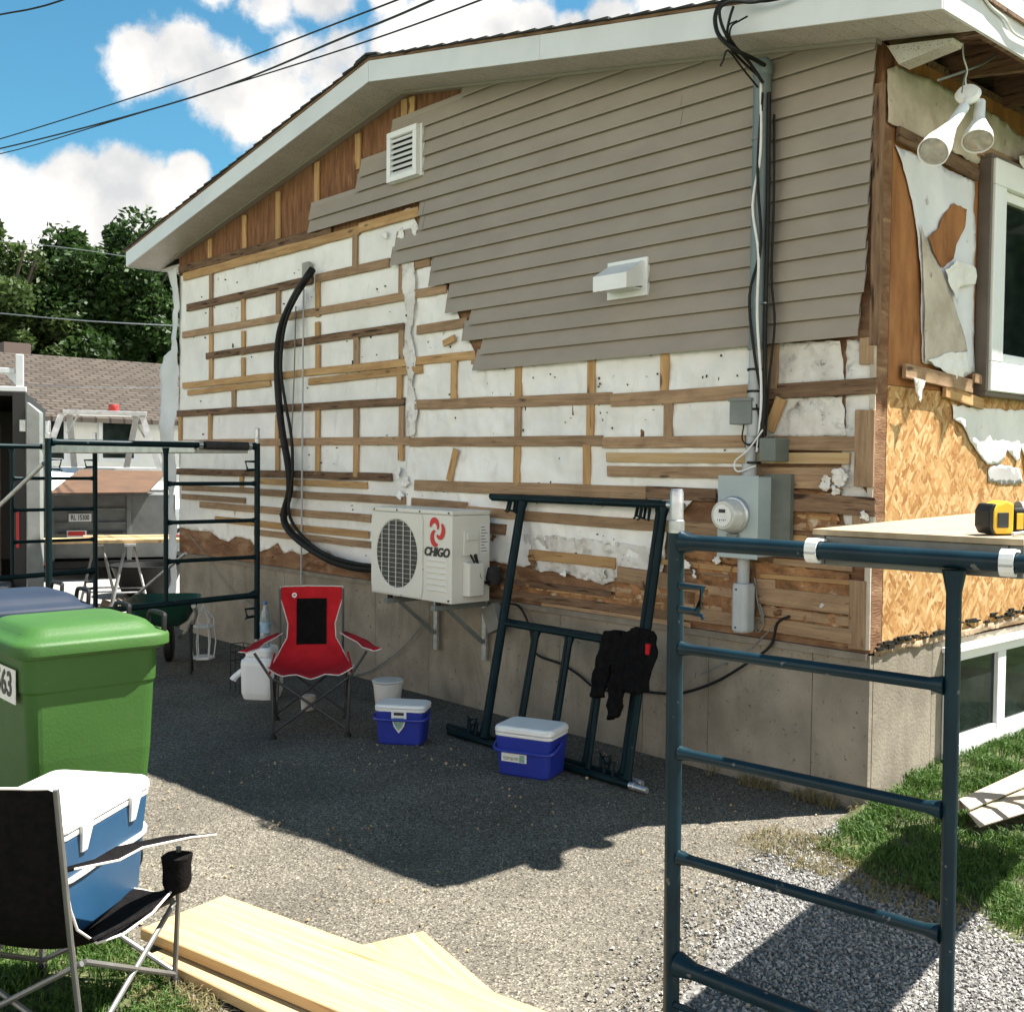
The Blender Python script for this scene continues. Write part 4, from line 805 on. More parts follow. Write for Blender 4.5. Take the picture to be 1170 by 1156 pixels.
# ================================================================== WALL EQUIPMENT
# service mast
mx, my = -.605, -.10
mast = thing('service_mast', 'grey-green electrical service mast running up the siding beside the corner', 'service mast', (mx, my, 1.6))
MB().tube([(mx, my, 2.24), (mx, my, 3.63)], .044, 18).build('conduit', conduit_m, mast, smooth=True)
MB().tube([(mx-.01, my, 1.80), (mx-.005, my, 2.238)], .037, 18).build('lower_conduit', pvc, mast, smooth=True)
MB().tube([(mx-.03, my, 1.60), (mx-.02, my, 1.82)], .030, 16).build('lower_conduit', pvc, mast, smooth=True)
MB().lathe([(.047, 0), (.050, .02), (.048, .06), (.03, .085), (.0, .09)], Matrix.Translation((mx, my, 3.60))).build('weather_cap', conduit_m, mast, smooth=True)
for z, rr in ((3.28, .048), (2.43, .047), (2.235, .049), (2.13, .041), (2.02, .041), (1.93, .041), (1.75, .036), (1.66, .036)):
    MB().lathe([(rr, 0), (rr, .012)], Matrix.Translation((mx-(.01 if z < 2.2 else 0), my, z))).build('band', black if z < 2.2 else boxgrey, mast)
def cable(name, pts, r, m, parent=None, k=5, n=7): return MB().tube(spline(pts, k), r, n).build(name, m, parent, smooth=True)
def FP(l, d=None, Y=None): return [D(x, y, d) if d else W(x, y, Y) for x, y in l]
cable('cable', [(mx+.02, my-.04, 3.55), (mx+.035, my-.055, 3.2), (mx-.005, my-.055, 2.95), (mx+.035, my-.055, 2.7), (mx+.03, my-.05, 2.4), (mx+.05, my-.03, 2.0), (mx+.03, my-.03, 1.72)], .007, label_w, mast)
cable('cable', [(mx+.03, my-.04, 3.5), (mx+.025, my-.06, 3.1), (mx+.045, my-.05, 2.75), (mx-.01, my-.06, 2.5), (mx+.02, my-.05, 2.2), (mx+.055, my-.02, 1.95), (mx+.05, my-.02, 1.7)], .0075, black, mast)
cable('cable', [(mx+.055, my-.02, 3.5), (mx+.062, my-.02, 2.9), (mx+.058, my-.02, 2.3), (mx+.062, my-.02, 1.95), (mx+.045, my-.03, 1.74)], .011, black, mast)
cable('cable', [(mx+.06, my+.02, 3.4), (mx+.082, my, 3.0), (mx+.07, my+.01, 2.6), (mx+.10, my, 2.35), (mx+.07, my, 2.05), (mx+.06, my, 1.8)], .006, black, mast)
def loop(l, r, Ys): cable('cable', [W(x, y, Y) for (x, y), Y in zip(l, Ys)], r, black, mast, 6)
loop([(874, 75), (862, 68), (845, 60), (830, 50), (820, 38), (817, 22), (821, 8), (832, -3), (850, -8)], .011, [-.13, -.2, -.34, -.40, -.41, -.41, -.41, -.40, -.4])
loop([(872, 95), (858, 74), (844, 58), (832, 44), (824, 26), (823, 10), (836, 2), (860, 3), (885, -2)], .008, [-.15, -.22, -.32, -.4, -.44, -.46, -.44, -.42, -.4])
loop([(868, 88), (850, 72), (835, 55), (831, 38), (834, 20), (838, 8)], .007, [-.15, -.24, -.36, -.42, -.44, -.43])
loop([(866, 100), (848, 78), (832, 58), (826, 70), (823, 76)], .005, [-.15, -.26, -.38, -.4, -.4])
loop([(840, 52), (834, 42), (836, 30), (845, 24), (854, 19)], .0045, [-.36, -.42, -.44, -.45, -.45])
loop([(838, 50), (831, 36), (834, 28), (842, 24)], .004, [-.36, -.42, -.44, -.45])
loop([(850, -8), (842, 2), (838, -2), (870, 2), (905, -4)], .007, [-.4, -.42, -.42, -.4, -.38])
MB().tube([W(857, 346, -.07), W(875, 346, -.15)], .004, 6).build('strap', galv, mast)
# boxes
def boxthing(name, label, cat, a, b, m, bevel=.004): o = MB().box(a, b).build(name, m, bevel=bevel); return tag(o, label, cat)
a = W(833, 485, -.15); b = W(858, 455, -.15); j = thing('junction_box', 'grey junction box on the left of the service mast above the meter', 'junction box', (a.x, -.1, a.z))
MB().box((a.x, -.15, a.z), (b.x, -.04, b.z)).build('box_body', boxgrey, j, bevel=.004); MB().box((a.x-.004, -.156, b.z-.012), (b.x+.004, -.038, b.z+.004)).build('lid', boxgrey, j, bevel=.002)
cable('cable', [(a.x+.07, -.12, a.z), (a.x+.07, -.13, a.z-.08), (a.x+.13, -.14, a.z-.10), (a.x+.18, -.13, a.z-.02), (mx+.02, -.13, a.z+.1)], .004, black, j)
cable('cable', [(a.x+.20, -.14, a.z-.03), (a.x+.12, -.15, a.z-.13), (a.x+.04, -.15, a.z-.19), (a.x+.06, -.15, a.z-.24), (a.x+.16, -.14, a.z-.21)], .0045, label_w, j)
a = W(867, 527, -.15); b = W(886, 500, -.15); j = thing('junction_box', 'green-grey junction box on the right of the service mast just above the meter cabinet', 'junction box', (a.x, -.1, a.z))
MB().box((a.x, -.15, a.z), (b.x, -.03, b.z)).build('box_body', mat('green_grey_paint', (.13, .15, .135), .5, c2=(.1, .12, .105), ns=8), j, bevel=.004)
# meter cabinet
mc = thing('meter_cabinet', 'pale blue-grey electricity meter cabinet with a round glass meter', 'electricity meter', (-.65, -.09, 1.4))
MB().box((-.775, -.17, 1.19), (-.535, -.03, 1.595)).build('cabinet', metergrey, mc, bevel=.006)
MB().box((-.779, -.176, 1.18), (-.531, -.168, 1.60)).build('cover', metergrey, mc, bevel=.003)
MB().tube([(-.645, my, 1.597), (-.645, my, 1.66)], .034, 14).build('hub', pvc, mc, smooth=True)
Mm = Matrix.Translation((-.672, -.176, 1.40)) @ Matrix.Rotation(R_(90), 4, 'X')
MB().lathe([(.094, 0), (.096, .014), (.092, .02), (.088, .022)], Mm, 36).build('meter_ring', galv, mc, smooth=True)
MB().lathe([(.082, .02), (.082, .045), (.078, .05), (.078, .085), (.070, .098), (.0, .1)], Mm, 36).build('glass_cover', mat('frosted_meter_glass', (.55, .55, .52), .12, c2=(.42, .42, .4), ns=14, spec=.7), mc, smooth=True)
MB().lathe([(.055, .1), (.055, .1025), (0, .103)], Mm, 30).build('dial', label_w, mc)
MB().box((-.692, -.281, 1.413), (-.652, -.2795, 1.431)).build('display', ink, mc)
for k in range(5): MB().box((-.70+.012*k, -.2805, 1.375-.004*(k % 2)), (-.696+.012*k, -.2795, 1.38)).build('mark', ink, mc)
MB().box((-.70, -.205, 1.285), (-.64, -.177, 1.305)).build('latch', boxgrey, mc, bevel=.003)
MB().box((-.58, -.06, 1.2), (-.42, -.03, 1.61)).build('backboard', mat('grey_backboard', (.14, .15, .13), .7, c2=(.10, .11, .095), ns=5), mc)
# lower junction: pvc + long box
lb = thing('conduit_body', 'long white-grey conduit box hanging under the meter cabinet', 'conduit box', (-.66, -.1, .85))
MB().tube([(-.665, -.10, 1.185), (-.665, -.10, 1.04)], .031, 14).build('conduit', pvc, lb, smooth=True)
w = MB(); stack(w, .095, .1, .03, [(0, .86, .9), (.012, 1, 1), (.235, 1, 1), (.25, .9, .9)], Matrix.Translation((-.655, -.11, .80))); w.build('box_body', pvc, lb, smooth=False, bevel=.002)
for z in (.825, 1.02): MB().lathe([(.005, 0), (.005, .004)], Matrix.Translation((-.665, -.16, z)) @ Matrix.Rotation(R_(90), 4, 'X'), 8).build('screw', ink, lb)
tag(cable('loose_cable', FP([(862, 660), (866, 690), (872, 712), (866, 722), (862, 714), (872, 706), (868, 690)], Y=-.05), .004, boxgrey), 'thin grey cable tangled beside the long conduit box', 'cable')
tag(cable('extension_cord', FP([(902, 704), (888, 712), (880, 738), (850, 760), (815, 780), (775, 792), (735, 790), (700, 789), (680, 786), (660, 770), (640, 758), (612, 746), (605, 716), (592, 692), (570, 690)], Y=-.035), .0075, black), 'black extension cord draped along the foundation behind the leaning frames', 'cord')
tag(cable('thin_wire', FP([(217, 612), (240, 640), (262, 672), (300, 700), (335, 742)], Y=-.03), .0035, boxgrey), 'thin slack wire hanging in front of the left foundation', 'wire')
tag(cable('thin_wire', FP([(487, 708), (460, 740), (425, 765), (395, 774)], Y=-.03), .0045, boxgrey), 'thin wire sagging from the air conditioner bracket to the ground', 'wire')
tag(cable('thin_wire', FP([(800, 770), (850, 745), (885, 715)], Y=-.03), .0035, boxgrey), 'short grey wire rising to the conduit box', 'wire')
# line-set hose from the wall box to the air conditioner
hs = thing('line_set', 'thick black insulated refrigerant hose curving down the bare wall', 'hose', tuple(W(357, 310)))
q = W(357, 309, 0); MB().box((q.x-.055, -.07, q.z-.06), (q.x+.045, -.028, q.z+.06)).build('wall_box', mat('grey_foam_box', (.34, .34, .31), .7, c2=(.25, .25, .22), ns=9), hs, bevel=.012)
cable('hose', [W(x, y, Y) for x, y, Y in [(357, 308, -.07), (350, 318, -.12), (335, 342, -.13), (321, 375, -.11), (317, 410, -.09), (318, 450, -.08), (322, 490, -.08), (329, 530, -.08), (331, 560, -.08), (324, 590, -.09), (332, 608, -.10), (352, 625, -.11), (378, 640, -.14), (405, 648, -.2), (428, 650, -.25)]], .030, black, hs, 5, 12)
cable('hose', [W(x, y, Y) for x, y, Y in [(354, 312, -.09), (338, 340, -.15), (325, 375, -.14), (321, 420, -.13), (326, 460, -.1), (333, 500, -.1), (334, 545, -.1), (330, 585, -.13), (345, 612, -.16), (372, 633, -.18), (404, 643, -.24), (426, 646, -.28)]], .013, black, hs, 5, 9)
for x, y in ((318, 402), (325, 510), (324, 588), (352, 624), (385, 643)): 
    c = W(x, y, -.09); MB().lathe([(.034, -.012), (.034, .012)], Matrix.Translation(c), 12).build('tape_band', black, hs)
cable('drain_tube', [W(347, 330, -.03), W(346, 430, -.05), W(345, 560, -.05), W(344, 668, -.03)], .008, pvc, hs)
cable('drain_tube', [W(338, 350, -.03), W(336, 430, -.05), W(333, 500, -.05)], .006, boxgrey, hs)
# air conditioner
ax0, ax1, ay0, ay1, az0, az1 = -3.495, -2.615, -.45, -.13, .765, 1.352
ac = thing('air_conditioner', 'cream outdoor air conditioner unit with a red swirl logo, mounted on wall brackets', 'air conditioner', (-3.05, -.29, az0))
MB().box((ax0+.004, ay0+.004, az0), (ax1-.004, ay1, az1-.03)).build('casing', ac_m, ac, bevel=.006)
MB().box((ax0, ay0, az1-.029), (ax1, ay1+.002, az1)).build('top_cover', ac_m, ac, bevel=.008)
# front panel with round opening
cx, cz, rr = ax0+.30, (az0+az1)/2-.01, .235
w = MB(); outer = []; inner = []; nn = 48; hw, hh2 = .285, .27
for k in range(nn):
    a = 2*math.pi*k/nn; c, s = math.cos(a), math.sin(a); m_ = max(abs(c)/hw, abs(s)/hh2); outer.append((cx+c/m_, cz+s/m_)); inner.append((cx+rr*c, cz+rr*s))
vs = [(x, ay0-.006, z) for x, z in outer]+[(x, ay0-.006, z) for x, z in inner]+[(cx+(x-cx)*.965, ay0-.0005, cz+(z-cz)*.965) for x, z in inner]+[(x, ay0+.0035, z) for x, z in outer]
fs = []
for k in range(nn):
    k2 = (k+1) % nn; fs += [(k, k2, nn+k2, nn+k), (nn+k, nn+k2, 2*nn+k2, 2*nn+k), (3*nn+k, 3*nn+k2, k2, k)]
w.add(vs, fs); w.build('front_grille', ac_m, ac)
w = MB(); w.lathe([(rr*.98, 0), (rr*.98, .002), (0, .003)], Matrix.Translation((cx, ay0+.0035, cz)) @ Matrix.Rotation(R_(90), 4, 'X'), 40); w.build('fan_opening', ac_dark, ac)
w = MB()
for i in range(15):
    z = cz-rr*.93+i*rr*1.86/14; h = math.sqrt(max(0, rr*rr-(z-cz)**2))*.97; w.tube([(cx-h, ay0-.004, z), (cx+h, ay0-.004, z)], .0012, 5)
for i in range(5):
    x = cx-rr*.68+i*rr*1.36/4; h = math.sqrt(rr*rr-(x-cx)**2)*.98; w.tube([(x, ay0-.0075, cz-h), (x, ay0-.0075, cz+h)], .0026, 5)
w.build('wire_guard', ac_m, ac)
w = MB()
for i in range(6): z = az0+.07+i*.038; w.hexa([(ax1-.26, ay0+.003, z), (ax1-.05, ay0+.003, z), (ax1-.05, ay0+.003, z+.022), (ax1-.26, ay0+.003, z+.022)], [(ax1-.245, ay0-.004, z+.004), (ax1-.065, ay0-.004, z+.004), (ax1-.06, ay0-.001, z+.022), (ax1-.25, ay0-.001, z+.022)])
w.build('pressed_ribs', ac_m, ac)
Mt = FM((ax1-.155, ay0-.001, az0+.318), (1, 0, 0), (0, 0, 1), (0, -1, 0)); text('CHIGO', .078, Mt, ink, ac, 'lettering', bold=.0026, shear=.25, sx=1.02)
w = MB(); lx, lz = ax1-.155, az0+.45
for k in range(3):
    a0 = R_(100+120*k); pts_o = []; pts_i = []; pth = []
    for i in range(12):
        t = i/11; a = a0-.9+t*1.95; r_l = .018+.058*math.sin(t*math.pi*.62)**.9; pth.append(Vector((lx+r_l*math.cos(a)*.92, lz+r_l*math.sin(a)*1.12)))
    for i in range(12):
        tt = i/11; d_ = (pth[min(i+1, 11)]-pth[max(i-1, 0)]).normalized(); n_l = Vector((-d_.y, d_.x)); hw_ = .005+.017*math.sin(math.pi*min(1, tt*1.02+.0))**.7*(.55+.45*tt)
        pts_o.append(tuple(pth[i]+n_l*hw_)); pts_i.append(tuple(pth[i]-n_l*hw_))
    vs = [(x, ay0-.0015, z) for x, z in pts_o]+[(x, ay0-.0015, z) for x, z in pts_i]
    w.add(vs, [(i, i+1, 12+i+1, 12+i) for i in range(11)])
o = w.build('emblem', logo_red, ac); s = o.modifiers.new('t', 'SOLIDIFY'); s.thickness = .002
# side: valve cover, terminal cover, rating label, cable
MB().box((ax1-.003, -.36, az0+.30), (ax1+.012, -.24, az0+.46)).build('terminal_plate', ac_m, ac, bevel=.004)
MB().box((ax1+.0121, -.345, az0+.40), (ax1+.026, -.255, az0+.45)).build('handle_recess', ac_m, ac, bevel=.004)
w = MB(); w.hexa([(ax1-.003, -.36, az0+.045), (ax1+.05, -.345, az0+.045), (ax1+.05, -.22, az0+.045), (ax1-.003, -.205, az0+.045)], [(ax1-.003, -.36, az0+.27), (ax1+.05, -.345, az0+.25), (ax1+.05, -.22, az0+.25), (ax1-.003, -.205, az0+.27)]); w.build('valve_cover', ac_m, ac, bevel=.008)
MB().box((ax1-.0035, -.215, az0+.31), (ax1-.0025, -.145, az0+.50)).build('rating_label', label_w, ac)
w = MB()
for i in range(9): w.box((ax1-.0024, -.208, az0+.325+i*.019), (ax1-.0018, -.155-.012*(i % 3), az0+.329+i*.019))
w.build('printed_lines', ink, ac)
cable('cable', [(ax1+.015, -.27, az0+.31), (ax1+.035, -.265, az0+.24), (ax1+.04, -.25, az0+.16), (ax1+.03, -.19, az0+.125), (ax1-.01, -.11, az0+.14), (ax1-.05, -.05, az0+.2)], .011, black, ac)
cable('cable', [(ax1+.015, -.31, az0+.31), (ax1+.03, -.29, az0+.26), (ax1+.04, -.262, az0+.2)], .006, black, ac)
MB().lathe([(.05, 0), (.07, .05), (.05, .12)], Matrix.Translation((ax1-.02, -.1, az0+.1))).build('insulation_bundle', foam, ac, smooth=True)
w = MB(); rnd = random.Random(8)
for (x, z) in ((ax0+.04, az1-.015), (ax0+.3, az1-.015), (ax0+.55, az1-.015), (ax1-.03, az1-.015), (ax0+.04, az0+.02), (ax0+.35, az0+.015), (ax1-.03, az0+.02), (ax0+.58, az0+.2)): w.lathe([(.006, 0), (.006, .008)], Matrix.Translation((x, ay0+.003, z)) @ Matrix.Rotation(R_(90), 4, 'X'), 8)
w.build('casing_screws', ink, ac)
for k, x in enumerate((ax0+.20, ax1-.16)):
    br = thing('wall_bracket', ('left' if k == 0 else 'right')+' steel wall bracket under the cream air conditioner', 'wall bracket', (x, 0, .7), 'brackets under the air conditioner')
    MB().box((x-.02, -.47, az0-.055), (x+.02, -.045, az0-.022)).build('arm', boxgrey, br, bevel=.003)
    MB().box((x-.02, -.044, .35), (x+.02, -.024, az0-.02)).build('rail', galv, br, bevel=.002)
    w = MB(); w.hexa([(x-.012, -.36, az0-.056), (x+.012, -.36, az0-.056), (x+.012, -.33, az0-.056), (x-.012, -.33, az0-.056)], [(x-.012, -.06, .46), (x+.012, -.06, .46), (x+.012, -.045, .48), (x-.012, -.045, .48)]); w.build('strut', boxgrey, br)
    for y in (-.43, -.17): MB().lathe([(.018, 0), (.018, .02)], Matrix.Translation((x, y, az0-.0215))).build('foot', black, br)
c = W(564, 706, -.09); mb = MB(); Mb = Matrix.Translation(c) @ Matrix.Rotation(R_(-24), 4, 'Y'); mb.box((-.065, -.03, -.085), (.065, .03, .085), Mb); jb = tag(mb.build('outlet_box', mat('dull_galvanised', (.22, .22, .2), .6, .2, c2=(.16, .16, .14), ns=8), bevel=.004), 'grey metal outlet box hanging askew under the air conditioner', 'outlet box')
# flood light under the eave
fl = thing('flood_light', 'white twin flood light dangling on its wires from the torn eave', 'flood light', tuple(X(1105, 110, .30)))
c0 = X(1106, 108, .30)
MB().lathe([(.0, -.02), (.05, -.018), (.058, .0), (.045, .018), (.0, .022)], Matrix.Translation(c0) @ Matrix.Rotation(R_(60), 4, 'X') @ Matrix.Rotation(R_(20), 4, 'Y')).build('mount_plate', white_pl, fl, smooth=True)
def lamp(a, b, sz):
    ax = (b-a).normalized(); M = Matrix.Translation(a) @ ax.to_track_quat('Z', 'X').to_matrix().to_4x4(); L = (b-a).length
    h = MB(); h.lathe([(.014, 0), (.024, .008), (.026, L*.45), (.034, L*.54), (sz*.66, L*.66), (sz*.93, L*.84), (sz*1.02, L), (sz*.95, L), (sz*.9, L*.93)], M, 28); hd = h.build('lamp_head', white_pl, fl, smooth=True)
    MB().lathe([(sz*.93, L*.955), (sz*.90, L*.985), (sz*.5, L*.999), (0, L*1.002)], M, 28).build('lens', mat('frosted_lens', (.45, .44, .40), .15, c2=(.3, .29, .26), ns=20, spec=.7), hd, smooth=True)
lamp(X(1102, 122, .33), X(1066, 174, .36), .066)
lamp(X(1120, 116, .30), X(1117, 162, .36), .068)
MB().tube([c0, X(1102, 124, .33)], .012, 8).build('knuckle', white_pl, fl, smooth=True); MB().tube([c0, X(1118, 116, .3)], .014, 8).build('knuckle', white_pl, fl, smooth=True)
cable('wire', [X(1106, 104, .30), X(1103, 92, .28), X(1105, 80, .27), X(1101, 66, .26), X(1100, 50, .25)], .004, label_w, fl)
cable('wire', [X(1099, 106, .30), X(1101, 92, .28), X(1104, 82, .27)], .003, boxgrey, fl)
tag(cable('old_cable', [X(1072, 92, .25), X(1090, 86, .24), X(1104, 81, .26), X(1125, 72, .24), X(1142, 60, .22)], .006, boxgrey), 'old grey cable strung across under the torn eave', 'cable')
tag(cable('loose_wire', [X(1118, -12, .46), X(1132, 8, .462), X(1148, 22, .465), X(1158, 38, .465), X(1176, 48, .465)], .006, label_w), 'pale wire running along the eave fascia', 'wire')
# ================================================================== GROUND OBJECTS
def folding_chair(label, loc, rz, cloth, pole, mesh_panel, pocket, hwf=.22, hwb=.20, backh=.93, armz=.60, armw=.36, badge=False, sz=.42, straight=False, armd=.0):
    t = thing('folding_chair', label, 'camping chair', loc, None, rz)
    M = Matrix.Translation(Vector(loc)) @ Matrix.Rotation(rz, 4, 'Z')
    def P(n, mb, m, **k): mb.v = [tuple(M @ Vector(v)) for v in mb.v]; return mb.build(n, m, t, **k)
    def tb(n, pts, r=.0085, m=pole): return P(n, MB().tube([Vector(p) for p in pts], r, 8), m, smooth=True)
    fy, by = -.24, .25; ks = sz/.42; kb = (backh-sz)/.51
    for s in (-1, 1):
        tb('arm_post', [(s*hwf, fy, .03), (s*(hwf+.01), fy-.005, sz-.04), (s*(armw-.03), fy+.02, armz-.018-armd*.9)])
        tb('back_post', [(s*(hwf), by, .03), (s*hwb, by+.03, sz+.05), (s*hwb, by+.09, backh)])
        tb('side_brace', [(s*hwf, fy, .04), (s*hwf, by, sz-.02)]); tb('side_brace', [(s*hwf, by, .04), (s*hwf, fy, sz-.05)])
        for y in (fy, by): P('foot', MB().lathe([(.022, 0), (.022, .012), (.012, .03), (.0, .032)], Matrix.Translation((s*hwf, y, 0)), 10), black, smooth=True)
    tb('front_brace', [(-hwf, fy-.01, .04), (hwf, fy-.01, sz-.04)]); tb('front_brace', [(hwf, fy+.01, .04), (-hwf, fy+.01, sz-.04)])
    tb('rear_brace', [(-hwf, by-.01, .04), (hwf, by-.01, sz-.02)]); tb('rear_brace', [(hwf, by+.01, .04), (-hwf, by+.01, sz-.02)])
    # back + seat in one curved cloth
    prof = [(.085, backh), (.08, .85), (.07, .76), (.055, .66), (.03, .56), (.0, .49), (-.06, .425), (-.16, .405), (-.30, .41), (-.44, .435), (-.485, .43)]
    wid = [hwb, hwb, hwb-.025, hwb-.05, hwb-.045, hwb-.01, hwf+.0, hwf+.02, hwf+.03, hwf+.035, hwf+.03]
    prof = [(dy, (sz+(z-.42)*kb) if z > .42 else z*ks) for dy, z in [(a_, z_ if z_ != backh else .93) for a_, z_ in prof]]
    if straight: wid = [hwb]*6+wid[6:]
    n = 12; vs = []; fs = []
    for i, ((dy, z), w_) in enumerate(zip(prof, wid)):
        for k in range(n+1):
            u = -1+2*k/n; sag = (1-u*u); sagz = -.05*sag if i > 5 else 0; sagy = .035*sag if i <= 5 else 0
            if i >= 9: sagz = -.045*sag-.012*math.cos(u*9)
            vs.append((u*w_, by+.0+dy+sagy, z+sagz+.004*noise.noise(Vector((u*3, i, 1)))))
    for i in range(len(prof)-1):
        for k in range(n): a = i*(n+1)+k; fs.append((a, a+1, a+n+2, a+n+1))
    c = P('cloth', MB().add(vs, fs), cloth, smooth=True); s_ = c.modifiers.new('t', 'SOLIDIFY'); s_.thickness = .004; ss = c.modifiers.new('s', 'SUBSURF'); ss.levels = 1; ss.render_levels = 2
    ed = [vs[i*(n+1)] for i in range(len(prof))]; er = [vs[i*(n+1)+n] for i in range(len(prof))]
    front = [vs[(len(prof)-1)*(n+1)+k] for k in range(n+1)]; top = [vs[k] for k in range(n+1)]
    P('piping', MB().tube([Vector(v)+Vector((0, -.001, 0)) for v in top[::-1]+ed[1:]+front[1:]+er[::-1][1:]], .0038, 6, closed=True), trimwhite)
    if mesh_panel:
        mv = []; mf = []; rows = [(dy-.008, sz+(z-.42)*kb) for dy, z in [(.083, .84), (.074, .77), (.055, .66), (.031, .57), (.012, .51)]]
        for i, (dy, z) in enumerate(rows):
            for k in range(7):
                u = -1+2*k/6; uu = u*.5; mv.append((u*.095, by+dy+.035*(1-uu*uu)-.0065, z))
        for i in range(4):
            for k in range(6): a = i*7+k; mf.append((a, a+1, a+8, a+7))
        P('mesh_panel', MB().add(mv, mf), blackcloth, smooth=True)
    for s in (-1, 1):
        fsx = armw if s < 0 or not pocket else armw
        a = [(s*(hwb+.0), by+.05, armz+.02), (s*(hwb+.05), by-.06, armz+.01), (s*(armw-.04), by-.2, armz-.005), (s*(armw-.015), fy+.06, armz-armd*.6), (s*(armw+.02), fy-.05, armz+.005-armd*.95)]
        vs2 = []; fs2 = []
        for i, p in enumerate(a):
            ww = (.018, .032, .036, .038, .034)[i]
            for u in (-1, -.3, .3, 1): vs2.append((p[0]+u*ww, p[1]+.01*u, p[2]-.012*(1-abs(u))+.012*noise.noise(Vector((i, u, s)))))
        for i in range(4):
            for k in range(3): q = i*4+k; fs2.append((q, q+1, q+5, q+4))
        r_ = P('armrest', MB().add(vs2, fs2), cloth, smooth=True); z_ = r_.modifiers.new('t', 'SOLIDIFY'); z_.thickness = .006
        P('piping', MB().tube([Vector(vs2[i*4]) for i in range(5)]+[Vector(vs2[16+k]) for k in (1, 2)]+[Vector(vs2[i*4+3]) for i in range(4, -1, -1)], .0036, 6), trimwhite)
        tb('side_strap', [(s*(hwf+.01), by-.02, sz+.03), (s*(hwf+.02), 0, sz+.005), (s*(hwf+.02), fy, sz-.01)], .007, cloth)
        if pocket and s == pocket:
            w = MB(); stack(w, .085, .085, .03, [(armz-.15, .7, .85), (armz-.125, .92, .95), (armz-.08, .86, 1.0), (armz-.045, 1.02, 1.0)], Matrix.Translation((s*(armw-.02), fy+.05, -armd*.75))); P('cup_holder', w, blackcloth, smooth=True)
    if badge:
        P('badge', MB().lathe([(.016, 0), (.016, .003), (0, .0035)], Matrix.Translation((-hwb+.09, by+.083, backh-.055)) @ Matrix.Rotation(R_(90), 4, 'X'), 14), label_w)
        P('badge_mark', MB().box((-hwb+.083, by+.077, backh-.06), (-hwb+.097, by+.0795, backh-.05)), redcloth)
    return t
folding_chair('red folding camp chair with a black mesh back, standing on the shaded asphalt', (-3.12, -1.15, 0), R_(58), redcloth, mat('dark_tube', (.03, .03, .032), .4, .3, c2=(.05, .05, .05), ns=10), True, 0, badge=True, backh=.845, armz=.53, sz=.40)
fgc = folding_chair('black folding camp chair in the lower left corner holding the blue picnic cooler', (-.54, -3.58, .0), R_(217), blackcloth, mat('grey_tube', (.17, .17, .165), .4, .4, c2=(.12, .12, .115), ns=10), False, -1, hwf=.23, hwb=.21, backh=.79, armz=.545, armw=.285, sz=.32, straight=True, armd=.085)
for ch in bpy.data.objects:
    if ch.parent == fgc and ch.name.startswith('cloth'): pass
